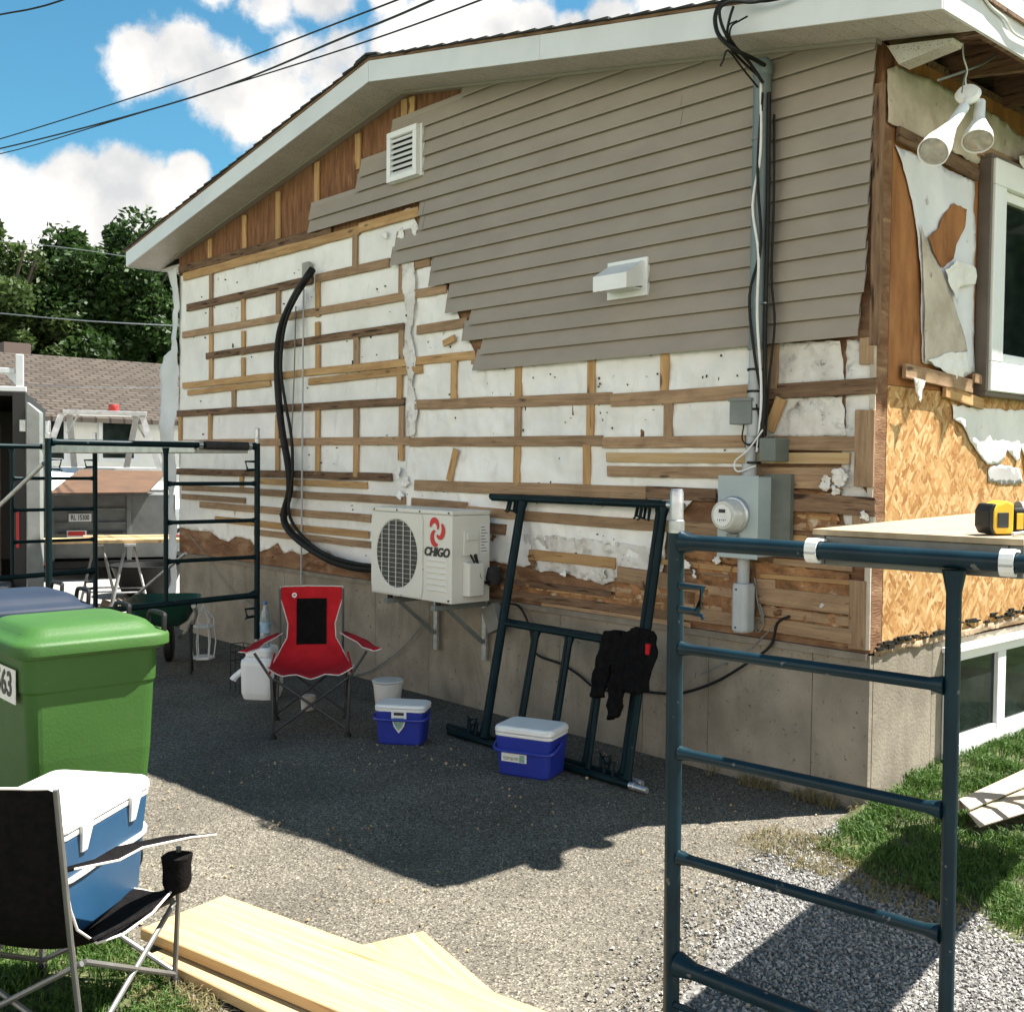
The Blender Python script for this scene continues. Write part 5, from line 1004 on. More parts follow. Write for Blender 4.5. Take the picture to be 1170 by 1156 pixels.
def cooler(label, M, w, d, h, m, handle_up, badge, latches=False, lid_h=.055, name='cooler'):
    t = thing(name, label, 'cooler'); t.matrix_basis = M
    def P(n, mb, mm, **k): mb.v = [tuple(M @ Vector(v)) for v in mb.v]; return mb.build(n, mm, t, **k)
    P('body', stack(MB(), w, d, .035, [(.0, .86, .86), (.012, .90, .90), (h*.5, .95, .95), (h-lid_h, 1, 1)]), m, bevel=.004)
    P('collar', stack(MB(), w*1.01, d*1.01, .036, [(h-lid_h+.001, 1, 1), (h-lid_h+.018, 1.01, 1.01)]), cool_white, bevel=.003)
    lid = P('lid', stack(MB(), w*1.03, d*1.03, .04, [(h-lid_h+.020, .99, .99), (h-lid_h+.026, 1.01, 1.01), (h-.014, 1.0, 1.0), (h-.004, .965, .965), (h, .90, .88)]), cool_white, bevel=.004)
    P('lid_dimple', MB().lathe([(.035, 0), (.035, .0015), (.028, .003)], Matrix.Translation((w*.05, d*.08, h)), 20), mat('cooler_grey', (.6, .6, .59), .4), parent=None) if False else None
    # handle: bail
    if handle_up is not None:
        a = R_(handle_up); rr = d*.5; q1 = -math.cos(a)*rr*1.06; q2 = h-lid_h-.03+math.sin(a)*rr; pts = spline([(-w/2-.010, 0, h-lid_h-.03), (-w/2-.012, q1*.6, h-lid_h-.03+(q2-h+lid_h+.03)*.6), (-w/2+.02, q1*1.02, q2), (0, q1*1.05, q2), (w/2-.02, q1*1.02, q2), (w/2+.012, q1*.6, h-lid_h-.03+(q2-h+lid_h+.03)*.6), (w/2+.010, 0, h-lid_h-.03)], 4)
        P('handle', MB().tube(pts, .009, 8), m if not latches else cool_white, smooth=True)
    if latches:
        for x in (-w*.27, w*.27):
            w_ = MB(); w_.hexa([(x-.014, -d/2-.004, h-.115), (x+.014, -d/2-.004, h-.115), (x+.014, -d/2+.006, h-.115), (x-.014, -d/2+.006, h-.115)], [(x-.03, -d/2-.016, h-.035), (x+.03, -d/2-.016, h-.035), (x+.03, -d/2-.004, h-.025), (x-.03, -d/2-.004, h-.025)])
            P('latch', w_, cool_white, bevel=.003)
    if badge == 'shield':
        s = [(-.045, .075), (.045, .075), (.045, .03), (.03, -.02), (0, -.06), (-.03, -.02), (-.045, .03)]
        y = -d/2*.965-.004; P('sticker', MB().prism([(x, y, h*.56+z) for x, z in s], (0, .004, 0)), label_w)
        P('sticker_print', MB().prism([(x*.7, y-.0015, h*.56+z*.55-.01) for x, z in s], (0, .001, 0)), mat('sticker_teal', (.10, .28, .30), .5, c2=(.3, .4, .25), ns=60))
        P('sticker_print', MB().box((-.03, y-.0015, h*.56+.045), (.03, y-.0005, h*.56+.062)), ink)
    if badge == 'label':
        y = -d/2*.95-.004; P('sticker', MB().box((-w*.36, y, h*.30), (w*.08, y+.006, h*.47)), label_w)
        P('sticker_print', MB().box((-w*.33, y-.0012, h*.33), (-w*.05, y, h*.40)), mat('sticker_grey', (.25, .25, .22), .5, c2=(.6, .6, .5), ns=90))
        P('sticker_print', MB().box((-w*.04, y-.0012, h*.31), (w*.05, y, h*.45)), mat('sticker_teal', (.10, .28, .30), .5, c2=(.3, .4, .25), ns=60))
    return t
A1, B1, C1 = G(421, 850), G(458, 856), G(487, 845)
def gm(o, a, z=0): a = Vector((a[0], a[1], 0)).normalized(); return FM((o[0], o[1], z), a, (-a.y, a.x, 0), (0, 0, 1))
cooler('small blue lunch cooler with a shield sticker, right of the red chair', gm((-2.50, -.90), (.78, .62)), .30, .20, .235, cool_blue, -8, 'shield', lid_h=.04)
cooler('larger blue cooler with domed white lid, in front of the leaning scaffolds', gm((-1.53, -.765), (.93, .37)), .33, .25, .265, cool_blue, -20, 'label')
# big cooler on the black chair
ca = Vector((-.24, -3.47, 0)); cdv = Vector((.58, -.815, 0)); 
cdv = Vector((.62, -.785, 0)); sdv = Vector((-.785, -.62, 0)); cen = Vector((-.635, -3.262, 0)) + cdv*.25 + sdv*.17
bigc = cooler('steel-blue picnic cooler with white lid and latches, sitting in the black chair', FM((cen.x, cen.y, .285), -cdv, sdv, (0, 0, 1)), .50, .33, .36, cool_steel, -32, None, latches=True, lid_h=.06)
# ---- wheelie bins
def bin_(label, x0, y0, w, d, h, m, lidm, number=True):
    t = thing('wheelie_bin', label, 'wheelie bin', (x0+w/2, y0+d/2, 0))
    def P(n, mb, mm, **k): return mb.build(n, mm, t, **k)
    T = Matrix.Translation((x0+w/2, y0+d/2, 0))
    P('body', stack(MB(), w, d, .05, [(.02, .74, .74), (.05, .77, .77), (h*.55, .93, .92), (h*.80, .965, .96), (h*.805, .985, .985), (h-.07, 1, 1)], T), m, bevel=.004)
    P('rim', stack(MB(), w+.05, d+.05, .06, [(h-.069, 1, 1), (h-.03, 1, 1)], T), m, bevel=.004)
    lid = P('lid', stack(MB(), w+.09, d+.09, .09, [(h-.055, 1, 1), (h-.024, 1.0, 1.0), (h-.014, .985, .985), (h-.006, .93, .935), (h+.0, .86, .87), (h+.012, .80, .82), (h+.028, .74, .77), (h+.038, .66, .70), (h+.043, .50, .55), (h+.045, .25, .3)], T), lidm, smooth=True)
    P('lid_lip', stack(MB(), w*.6, .10, .02, [(h-.052, 1, 1), (h-.03, 1, 1)], Matrix.Translation((x0+w*.3, y0-.07, 0))), lidm, bevel=.004)
    for k, xx in enumerate((x0+w*.16, x0+w*.84)):
        y = y0+d+.012; P('handle', MB().tube(spline([(xx-.075, y, h-.03), (xx-.07, y+.005, h+.035), (xx-.05, y+.01, h+.05), (xx+.05, y+.01, h+.05), (xx+.07, y+.005, h+.035), (xx+.075, y, h-.03)], 4), .010, 8), black, smooth=True)
    for s in (-1, 1):
        P('wheel', MB().lathe([(.03, -.02), (.08, -.02), (.088, -.01), (.088, .01), (.08, .02), (.03, .02)], Matrix.Translation((x0+w/2+s*(w*.20), y0+d*.80, .088)) @ Matrix.Rotation(R_(90), 4, 'Y')), black, smooth=True)
    return t
gb = bin_('green wheelie bin with a white number sticker, standing behind the black chair', -1.80, -3.43, .49, .50, 1.0, bin_green, bin_green)
bb = bin_('blue-lidded wheelie bin beyond the green one, only its lid showing', -2.75, -3.36, .49, .50, 1.0, bin_blue, bin_blue)
yy = -3.66+.008; st = [D(0, 0, 1)]
stc = MB(); stc.box((-1.76, -3.440, .76), (-1.395, -3.436, .885)); stc.build('number_sticker', label_w, gb)
Mn = FM((-1.545, -3.441, .822), (1, 0, 0), (0, 0, 1), (0, -1, 0)); text('1563', .125, Mn, ink, gb, 'number', bold=.003)
# ---- planks in the foreground
def plank(label, a, dirv, side, L, w, th, z, grp='fresh planks lying in the foreground', tilt=0.0):
    a = Vector((a[0], a[1], z)); x = Vector((dirv[0], dirv[1], tilt)).normalized(); y = Vector((-x.y, x.x, 0)).normalized()*side
    b = board('plank', a+y*(w/2), a+y*(w/2)+x*L, w, th, freshwood, None, nrm=(0, 0, 1), bevel=.003, jit=False); return tag(b, label, 'plank', grp)
p0 = G(160, 1060, .085); p1 = G(221, 1018, .085); p2 = G(600, 1157, .085); dv_ = (p2-p1).normalized(); 
plank('wide pale plank on top of the pile in the foreground', p0, (dv_.x, dv_.y), 1, 2.4, .355, .038, .047)
q0 = G(172, 1092, .035); plank('narrower plank underneath the wide one, its front edge jutting out', q0+Vector((.0, -.005, 0)), (dv_.x+.0, dv_.y-.04), 1, 2.4, .24, .036, .008, tilt=.0)
r0 = G(484, 1064, .02); r1 = G(592, 1157, .02); dr = (r1-r0).normalized(); r0b = G(424, 1088, .02)
plank('pale yellow board lying under the wide plank, pointing away from it', r0, (dr.x, dr.y), -1, 1.1, .26, .018, .006)
# ---- beige trim piece on the lawn
tr = thing('vinyl_trim', 'beige vinyl corner trim lying on the grass under the basement window', 'siding trim', (.25, .9, .1))
w = MB(); up_ = Vector((0, 0, .006)); m1 = TA.lerp(TB, .45); m2 = TC.lerp(TD, .45)
w.hexa([TA, m1, m2, TC], [TA+up_, m1+up_, m2+up_, TC+up_]); w.build('upper_flange', beige_trim, tr)
dn2 = Vector((.0, 0, -.012)); w = MB(); w.hexa([m1+dn2, TB+dn2, TD+dn2, m2+dn2], [m1+dn2+up_*.8, TB+dn2+up_, TD+dn2+up_, m2+dn2+up_*.8]); w.build('lower_flange', beige_trim, tr)
w = MB(); w.hexa([TA-up_*8, TA, TC, TC-up_*8], [TA-up_*8+Vector((-.006, 0, 0)), TA+Vector((-.006, 0, 0)), TC+Vector((-.006, 0, 0)), TC-up_*8+Vector((-.006, 0, 0))]); w.build('rear_lip', beige_trim, tr)
# ---- lantern, jug, bottle, bucket
lt = thing('garden_lantern', 'small white metal garden lantern beside the left foundation', 'lantern', (-5.79, -.55, 0))
def LP_(n, mb, m, **k): mb.v = [tuple(Vector(v)+Vector((-5.79, -.55, 0))) for v in mb.v]; return mb.build(n, m, lt, **k)
LP_('base', MB().lathe([(.095, 0), (.095, .015), (.08, .022)], None, 6), white_pl)
LP_('ring', MB().lathe([(.09, .26), (.095, .27), (.085, .28)], None, 6), white_pl)
w = MB()
for k in range(6): a = k*math.pi/3; w.tube([(.085*math.cos(a), .085*math.sin(a), .02), (.10*math.cos(a), .10*math.sin(a), .14), (.085*math.cos(a), .085*math.sin(a), .265)], .005, 5)
LP_('bars', w, white_pl)
w = MB()
for k in range(6): a = k*math.pi/3; w.tube(spline([(.085*math.cos(a), .085*math.sin(a), .275), (.08*math.cos(a), .08*math.sin(a), .34), (.03*math.cos(a), .03*math.sin(a), .40), (.004*math.cos(a), .004*math.sin(a), .44)], 3), .005, 5)
LP_('dome', w, white_pl); LP_('finial', MB().tube([(0, 0, .43), (0, 0, .48)], .006, 6), white_pl)
jp = Vector((-4.12, -.93, 0))
jg = thing('water_jug', 'white plastic cooler jug with a wire handle, left of the red chair', 'cooler jug', tuple(jp))
def JP(n, mb, m, **k): mb.v = [tuple(Matrix.Rotation(R_(40), 3, 'Z') @ Vector(v)+jp) for v in mb.v]; return mb.build(n, m, jg, **k)
JP('body', stack(MB(), .26, .24, .06, [(0, .86, .86), (.03, .93, .93), (.045, .96, .96), (.24, 1, 1), (.27, .97, .97), (.285, .80, .85), (.295, .80, .85)]), cool_white, smooth=False, bevel=.004)
JP('lid', stack(MB(), .19, .20, .04, [(.296, 1, 1), (.34, 1, 1), (.36, .9, .9)]), cool_white, bevel=.005)
JP('spout', MB().tube([(-.11, -.06, .20), (-.17, -.08, .15), (-.18, -.085, .13)], [.022, .022, .026], 8), cool_white, smooth=True)
JP('handle', MB().tube([(-.13, 0, .18), (-.16, 0, .25), (-.10, 0, .33)], .008, 6), black, smooth=True)
bt = thing('water_bottle', 'clear plastic water bottle with a blue and white label standing on the white jug', 'bottle', (jp.x+.06, jp.y-.0, .361))
Tb = Matrix.Translation((jp.x+.04, jp.y, .362)); clear = mat('clear_plastic', (.55, .62, .64), .08, spec=.6, tr=.7)
MB().lathe([(.030, 0), (.036, .008), (.036, .10), (.034, .105), (.036, .11), (.036, .20), (.03, .24), (.014, .28), (.014, .295)], Tb, 18).build('body', clear, bt, smooth=True)
MB().lathe([(.037, .10), (.037, .175)], Tb, 18).build('paper_label', mat('bottle_label', (.55, .62, .70), .5, c2=(.08, .25, .35), ns=18), bt, smooth=True)
MB().lathe([(.016, .296), (.016, .315), (0, .316)], Tb, 12).build('cap', mat('cap_blue', (.05, .12, .3), .4), bt)
rk = thing('wire_caddy', 'small wire rack standing behind the white jug', 'wire rack', (-4.35, -.95, .22)); w = MB()
for z in (.0, .06, .12): w.tube([(-4.45, -1.0, .22+z), (-4.25, -1.0, .22+z), (-4.25, -.9, .22+z), (-4.45, -.9, .22+z)], .003, 5, closed=True)
w.build('rails', black, rk); w = MB()
for x in (-4.45, -4.38, -4.31, -4.25): w.tube([(x, -1.0, .0), (x, -1.0, .34)], .003, 5); w.tube([(x, -.9, .0), (x, -.9, .34)], .003, 5)
w.build('uprights', black, rk)
tb_ = thing('plastic_tub', 'white plastic tub behind the small blue cooler', 'tub', (-3.33, -.40, 0))
c = G(437, 806); Tt = Matrix.Translation((c.x+.02, c.y+.03, 0)); MB().lathe([(.075, 0), (.085, .01), (.10, .15), (.105, .152), (.105, .16), (.098, .161), (.095, .15), (.075, .02)], Tt, 24).build('tub_body', cool_white, tb_, smooth=True)
MB().lathe([(.106, .162), (.11, .17), (.105, .178), (.0, .180)], Tt, 24).build('lid', mat('hazy_lid', (.62, .64, .62), .3, c2=(.55, .57, .55), ns=5), tb_, smooth=True)
mg = tag(MB().lathe([(.02, 0), (.045, .01), (.05, .10), (.046, .105)], Matrix.Translation(G(352, 812)), 14).build('paper_bag', mat('crushed_paper', (.45, .42, .36), .8, c2=(.35, .32, .28), ns=9)), 'crumpled pale cup on the ground behind the red chair', 'cup')
# ---- jacket over the leaning frames
jk = thing('jacket', 'black jacket with a red patch draped over the leaning scaffold frames', 'jacket', tuple(W(720, 730, -.38)))
def jp_(pts, n, m, d0, th, seed):
    o = []
    L = len(pts)
    P3 = [W(x, y, d0+ .0025*(y-720)*-.35) for x, y in pts]
    s = sheet(n, P3, m, jk, 'y', -.42, .018, .003, .010, .02, seed=seed, bf=9, fine=.015)
    for v in s.data.vertices: v.co.y += .010*math.sin(v.co.x*95+v.co.z*22+2*math.sin(v.co.z*14))+.006*math.sin(v.co.x*40-v.co.z*60)
    for v in s.data.vertices: v.co.y += -.0 - .30*max(0, (W(720, 725, -.42).z - v.co.z))
    md = s.modifiers['thickness']; md.thickness = th; ss = s.modifiers.new('s', 'SUBSURF'); ss.render_levels = 1; ss.levels = 1
    return s
jp_([(690, 722), (703, 719), (716, 722), (728, 716), (741, 718), (750, 728), (751, 752), (745, 770), (742, 790), (727, 792), (716, 788), (714, 817), (700, 821), (701, 790), (703, 758), (696, 796), (681, 796), (683, 765), (687, 740)], 'cloth', blackcloth, -.42, .035, 3)
c = W(739, 742, -.475); MB().box((c.x-.016, c.y+.005, c.z-.028), (c.x+.010, c.y+.03, c.z+.028)).build('patch', redcloth, jk, bevel=.002)
# ---- yellow tool on the deck
dp = G(1113, 611, 1.492); td = thing('power_tool', 'yellow and black cordless tool lying on the plywood scaffold deck', 'power tool', tuple(dp))
MT = FM(dp+Vector((.02, .015, 0)), RT*.93+Vector((0, 0, 0))+_f*.37, Vector((-_r.y, _r.x, 0)), (0, 0, 1))
def TP(n, mb, m, **k): mb.v = [tuple(MT @ Vector(v)) for v in mb.v]; return mb.build(n, m, td, **k)
TP('body', MB().prism([(0, -.035, .015), (.01, -.035, .004), (.055, -.035, .004), (.06, -.035, .012), (.06, -.035, .07), (.04, -.035, .078), (.012, -.035, .07), (0, -.035, .058)], (0, .07, 0)), yellow, bevel=.004)
TP('bumper', MB().prism([(-.014, -.038, .02), (-.004, -.038, .004), (.006, -.038, .002), (.0, -.038, .02), (.0, -.038, .055), (.008, -.038, .072), (-.004, -.038, .070), (-.014, -.038, .055)], (0, .076, 0)), black, bevel=.003)
TP('battery_face', MB().box((.012, -.0375, .018), (.044, -.0352, .052)), ink, bevel=.003)
TP('grip', MB().box((.061, -.033, .008), (.095, .033, .062)), black, bevel=.006); TP('plate', MB().box((.068, -.036, .014), (.088, -.0335, .05)), yellow, bevel=.002)
TP('nose', MB().tube([(.09, 0, .045), (.15, 0, .04), (.2, 0, .03), (.24, 0, .02)], [.032, .028, .018, .014], 12), mat('grey_housing', (.30, .30, .30), .4, .4, c2=(.2, .2, .2), ns=20), smooth=True)
TP('trigger', MB().box((.11, -.03, .0), (.20, .01, .022)), black, bevel=.006)
TP('side_rod', MB().tube([(.03, -.08, .006), (.13, -.05, .012)], .0045, 8), silver, smooth=True)
# ================================================================== BACKGROUND
RB = 1.195
def bgM(px, d, dz=0): o = D(px, 540, d); return Matrix.Translation((o.x, o.y, dz)) @ Matrix.Rotation(RB, 4, 'Z')
class BG:
    def __init__(s, name, label, cat, px, d, group=None):
        s.M = bgM(px, d); s.t = thing(name, label, cat, tuple(s.M.translation), group, RB)
    def P(s, n, mb, m, **k): mb.v = [tuple(s.M @ Vector(v)) for v in mb.v]; return mb.build(n, m, k.pop('parent', s.t), **k)
# neighbour house: local x right, y away
nh = thing('neighbour_house', 'long white bungalow with a tan shingle roof beyond the trailers', 'house', (-23, 4, 0))
tan_sh = mat('tan_shingles', (.30, .245, .20), .9, c2=(.20, .16, .13), ns=5, stretch=(1, 6, 6), bump=.4, c3=(.38, .32, .27), s3=11, t3=(.5, .62), spec=.1)
def nshingle():
    m = tan_sh; n, l = N_(m); b = n['Principled BSDF']; tc = n.new('ShaderNodeTexCoord'); mp = n.new('ShaderNodeMapping'); mp.inputs['Rotation'].default_value = (0, 0, R_(90)); l.new(tc.outputs['Object'], mp.inputs[0])
    br = n.new('ShaderNodeTexBrick'); br.inputs['Scale'].default_value = 1; br.inputs['Brick Width'].default_value = .30; br.inputs['Row Height'].default_value = .15; br.inputs['Mortar Size'].default_value = .025
    br.inputs['Color1'].default_value = (.088, .074, .062, 1); br.inputs['Color2'].default_value = (.060, .050, .042, 1); br.inputs['Mortar'].default_value = (.035, .029, .024, 1); l.new(mp.outputs[0], br.inputs['Vector']); l.new(br.outputs['Color'], b.inputs['Base Color'])
nshingle()
nwall = mat('white_lap_siding', (.66, .66, .63), .7, c2=(.60, .60, .57), ns=3)
MB().box((-27.6, -8, -.1), (-20.35, 17, 2.58)).build('wall', nwall, nh)
w = MB(); zr = 4.15
w.prism([(-20.0, -8.5, 2.55), (-24.0, -8.5, zr), (-28, -8.5, 2.55), (-28, -8.5, 2.45), (-24, -8.5, zr-.1), (-20.0, -8.5, 2.45)], (0, 26, 0)); w.build('roof', tan_sh, nh)
MB().box((-24.5, 3.5, zr-.3), (-24.1, 4.1, zr+.25)).build('chimney', mat('chimney_brown', (.10, .07, .06), .8), nh)
for k, (pa, pb, ya, yb) in enumerate(((44, 72, 481, 524), (117, 152, 484, 523), (-40, -5, 480, 524))):
    a = X(pa, yb, -20.34); b = X(pb, ya, -20.34); f = MB().box((-20.36, a.y-.08, a.z-.08), (-20.31, b.y+.08, b.z+.08)).build('window', white_al, nh); MB().box((-20.345, a.y, a.z), (-20.30, b.y, b.z)).build('pane', win_glass, f)
# aluminium utility trailer with load
tr1 = BG('utility_trailer', 'grey aluminium utility trailer with a number plate, loaded with panels', 'trailer', 100, 15.2)
gal = mat('dull_trailer_grey', (.17, .175, .17), .6, .2, c2=(.11, .115, .11), ns=3)
S = 15.2/FPX
def bx_(x0, x1, y0, y1, d=15.2, pxc=100): return (x0-pxc)*d/FPX, (x1-pxc)*d/FPX, 1.634-(y1-537)*d/FPX, 1.634-(y0-537)*d/FPX
a, b, c, d = bx_(38, 196, 573, 647)
tr1.P('body', MB().box((a, 0, c), (b, 3.2, d-.02)), gal)
for x in (60, 142): e = bx_(x, x+5, 573, 650); tr1.P('post', MB().box((e[0], -.05, e[2]), (e[1], -.001, e[3])), gal, bevel=.004)
for y in (590, 606, 618): e = bx_(66, 141, y, y+2.2); tr1.P('rail', MB().box((e[0], -.035, e[2]), (e[1], -.001, e[3])), gal)
e = bx_(38, 62, 578, 648); tr1.P('side_box', MB().box((e[0], -.3, e[2]), (e[1], -.055, e[3])), mat('rust_brown_panel', (.13, .08, .055), .8, c2=(.09, .08, .07), ns=4))
e = bx_(80, 104, 596, 605); tr1.P('number_plate', MB().box((e[0], -.055, e[2]), (e[1], -.0505, e[3])), label_w)
text('RL 15300', .10, tr1.M @ FM(((e[0]+e[1])/2, -.058, (e[2]+e[3])/2), (1, 0, 0), (0, 0, 1), (0, -1, 0)), ink, tr1.t, 'lettering', bold=.002, sx=.62)
e = bx_(78, 99, 615, 626); tr1.P('sticker', MB().box((e[0], -.055, e[2]), (e[1], -.0505, e[3])), label_w); e = bx_(79, 97, 616, 621); tr1.P('sticker_print', MB().box((e[0], -.057, e[2]), (e[1], -.0555, e[3])), inkred)
e = bx_(68, 138, 617, 619); tr1.P('dark_stripe', MB().box((e[0], -.044, e[2]), (e[1], -.037, e[3])), ink)
e = bx_(48, 59, 641, 652); tr1.P('tail_light', MB().lathe([(.075, 0), (.07, .03), (.0, .035)], Matrix.Translation(((e[0]+e[1])/2, -.301, (e[2]+e[3])/2)) @ Matrix.Rotation(R_(90), 4, 'X'), 18), mat('tail_light_red', (.45, .01, .01), .25))
e = bx_(40, 196, 650, 655); tr1.P('frame', MB().box((e[0], -.1, e[2]-.02), (e[1], 3.2, e[3])), black)
for x in (-.75, 1.0): tr1.P('wheel', MB().lathe([(.1, -.09), (.28, -.09), (.31, -.06), (.31, .06), (.28, .09), (.1, .09)], Matrix.Translation((x, 1.6, .31)) @ Matrix.Rotation(R_(90), 4, 'Y'), 24), black, smooth=True)
pl = BG('plywood_sheet', 'brown plywood sheet sloping on top of the grey trailer', 'plywood', 120, 15.0)
def bgq(x, y, dd, d=15.0, pxc=120): s = (d+dd)/FPX; return Vector(((x-pxc)*s, dd, 1.634-(y-537)*s))
A = [bgq(61, 574, -.1), bgq(166, 573, -.1), bgq(187, 548, 1.3), bgq(93, 547, 1.3)]
pl.P('sheet', MB().hexa(A, [v+Vector((0, 0, .02)) for v in A]), mat('brown_ply', (.10, .050, .022), .75, c2=(.07, .034, .015), ns=3, c3=(.06, .03, .015), s3=9, t3=(.64, .7)))
pn = BG('white_panel', 'stack of white panels lying on the grey trailer behind the plywood', 'panel', 90, 15.6)
A = [bgq(26, 576, .0, 15.6, 90), bgq(60, 575, .0, 15.6, 90), bgq(96, 548, 1.0, 15.6, 90), bgq(26, 541, 1.0, 15.6, 90)]
pn.P('panels', MB().hexa(A, [v+Vector((0, 0, .03)) for v in A]), nwall)
A = [bgq(26, 541, 1.05, 15.6, 90), bgq(196, 545, 1.05, 15.6, 90), bgq(196, 545, 2.4, 15.6, 90), bgq(26, 541, 2.4, 15.6, 90)]
A = [Vector((v.x, v.y, 1.50)) for v in A]; pn.P('panels', MB().hexa(A, [v+Vector((0, 0, .05)) for v in A]), nwall)
# aluminium work bench on the load
wb = BG('work_bench', 'folded-leg aluminium work bench standing on the trailer load', 'work bench', 122, 16.6)
def q_(x, y, dd=0): return bgq(x, y, dd, 16.6, 122)
Sb = 16.6/FPX; zt_ = q_(120, 479).z; zb_2 = 1.552
wb.P('top', MB().box((q_(76, 0).x, -.18, zt_-.07), (q_(165, 0).x, .18, zt_)), silver, bevel=.008)
for (xa_, xb_, y) in ((74, 55, -.2), (82, 87, .16), (154, 143, .16), (160, 178, -.2)):
    wb.P('leg', MB().hexa([Vector((q_(xb_, 0).x-.04, y-.025, zb_2)), Vector((q_(xb_, 0).x+.05, y-.025, zb_2)), Vector((q_(xb_, 0).x+.05, y+.025, zb_2)), Vector((q_(xb_, 0).x-.04, y+.025, zb_2))],
         [Vector((q_(xa_, 0).x-.04, y*.6-.02, zt_-.071)), Vector((q_(xa_, 0).x+.05, y*.6-.02, zt_-.071)), Vector((q_(xa_, 0).x+.05, y*.6+.02, zt_-.071)), Vector((q_(xa_, 0).x-.04, y*.6+.02, zt_-.071))]), silver)
wb.P('brace', MB().tube([q_(80, 505, -.1), q_(92, 484, -.1)], .015, 6), silver); wb.P('brace', MB().tube([q_(150, 484, -.1), q_(163, 508, -.1)], .015, 6), silver)
rc = BG('red_can', 'small red can standing on the aluminium work bench', 'can', 130, 16.6); rc.P('can_body', MB().lathe([(.07, zt_+.001), (.075, zt_+.01), (.075, zt_+.09), (.07, zt_+.10), (0, zt_+.101)]), mat('can_red', (.35, .02, .015), .5), smooth=True)
# white service truck, partly hidden
tk = BG('service_truck', 'white service truck tail with red and black lettering behind the scaffold', 'truck', 190, 17.2)
def tq(x0, x1, y0, y1): return bx_(x0, x1, y0, y1, 17.2, 190)
e = tq(158, 330, 588, 640); tk.P('body', MB().box((e[0], 0, e[2]), (e[1], 4.2, e[3])), mat('truck_white', (.62, .66, .66), .35, c2=(.56, .6, .6), ns=2), bevel=.03)
e = tq(160, 330, 611, 622); tk.P('red_band', MB().box((e[0], -.012, e[2]), (e[1], -.001, e[3])), label_w)
text('TOWING RENTALS', .11, tk.M @ FM((e[0]+.62, -.016, e[3]-.07), (1, 0, 0), (0, 0, 1), (0, -1, 0)), inkred, tk.t, 'lettering', bold=.004, shear=.2) if False else None
rnd = random.Random(3)
w1 = MB(); w2 = MB(); x = e[0]+.04
for k in range(12):
    ww = rnd.uniform(.04, .08); (w1 if k < 5 or k % 4 == 0 else w2).prism([(x, -.018, e[3]-.085), (x+ww*.6, -.018, e[3]-.085), (x+ww, -.018, e[3]-.01), (x+ww*.4, -.018, e[3]-.01)], (0, .004, 0)); x += ww+.02
tk.P('lettering', w1, inkred); tk.P('lettering', w2, ink); tk.P('stripe', MB().box((e[0]+.02, -.018, e[2]+.005), (e[0]+1.3, -.0125, e[2]+.035)), inkred)
e = tq(150, 330, 640, 652); tk.P('bumper', MB().box((e[0], -.2, e[2]), (e[1], .5, e[3])), black, bevel=.01)
tk.P('grille', MB().box((tq(163, 0, 0, 0)[0], -.03, tq(0, 0, 592, 600)[2]), (tq(196, 0, 0, 0)[0] if False else tq(196, 0, 0, 0)[0], -.001, tq(0, 0, 592, 600)[3])), galv)
tk.P('mast_post', MB().tube([(tq(161, 0, 0, 0)[0], -.15, .3), (tq(161, 0, 0, 0)[0], -.15, 1.1)], .025, 8), white_al)
for x in (.2, 1.8): tk.P('wheel', MB().lathe([(.1, -.11), (.32, -.11), (.36, -.07), (.36, .07), (.32, .11), (.1, .11)], Matrix.Translation((x, .9, .36)) @ Matrix.Rotation(R_(90), 4, 'Y'), 24), black, smooth=True)
# black enclosed trailer at the left edge with open door
bt_ = BG('enclosed_trailer', 'black enclosed trailer with its rear standing open at the left edge', 'trailer', 10, 11.0)
def eq(x0, x1, y0, y1): return bx_(x0, x1, y0, y1, 11.0, 10)
e = eq(-190, 28, 458, 690)
gb_ = mat('black_trailer_skin', (.007, .007, .008), .5, c2=(.012, .011, .01), ns=3)
tk_ = .04
for n_, A_, B_ in (('roof', (e[0], 0, e[3]-tk_), (e[1], 4, e[3])), ('floor', (e[0], 0, e[2]), (e[1], 4, e[2]+tk_)), ('side', (e[1]-tk_, 0, e[2]+tk_), (e[1], 4, e[3]-tk_)), ('side', (e[0], 0, e[2]+tk_), (e[0]+tk_, 4, e[3]-tk_)), ('front', (e[0]+tk_, 3.96, e[2]+tk_), (e[1]-tk_, 4, e[3]-tk_))): bt_.P(n_, MB().box(A_, B_), gb_)
bt_.P('frame', MB().box((e[1]-.12, -.03, e[2]), (e[1]+.0, -.001, e[3])), gb_, bevel=.005); bt_.P('threshold', MB().box((e[0], -.03, e[2]), (e[1]-.121, -.001, e[2]+.12)), gb_)
bt_.P('stored_panel', MB().box((e[1]-.5, .8, e[2]+.1), (e[1]-.3, .84, e[3]-.3)), mat('stored_wood', (.12, .085, .05), .8, c2=(.08, .05, .03), ns=4))
f = eq(30, 43, 470, 682); bt_.P('open_door', MB().hexa([(f[0], -.12, f[2]), (f[1], -.10, f[2]), (f[1]+.03, .0, f[2]), (f[0]+.02, .02, f[2])], [(f[0], -.12, f[3]), (f[1], -.10, f[3]-.1), (f[1]+.03, .0, f[3]-.1), (f[0]+.02, .02, f[3])]), mat('door_edge_grey', (.22, .23, .22), .5, c2=(.15, .16, .15), ns=4))
f = eq(22, 28, 490, 503); bt_.P('latch', MB().box((f[0], -.06, f[2]), (f[1], -.031, f[3])), galv)
f = eq(17.5, 21, 592, 636); bt_.P('red_reflector', MB().box((f[0], -.045, f[2]), (f[1], -.031, f[3])), inkred)
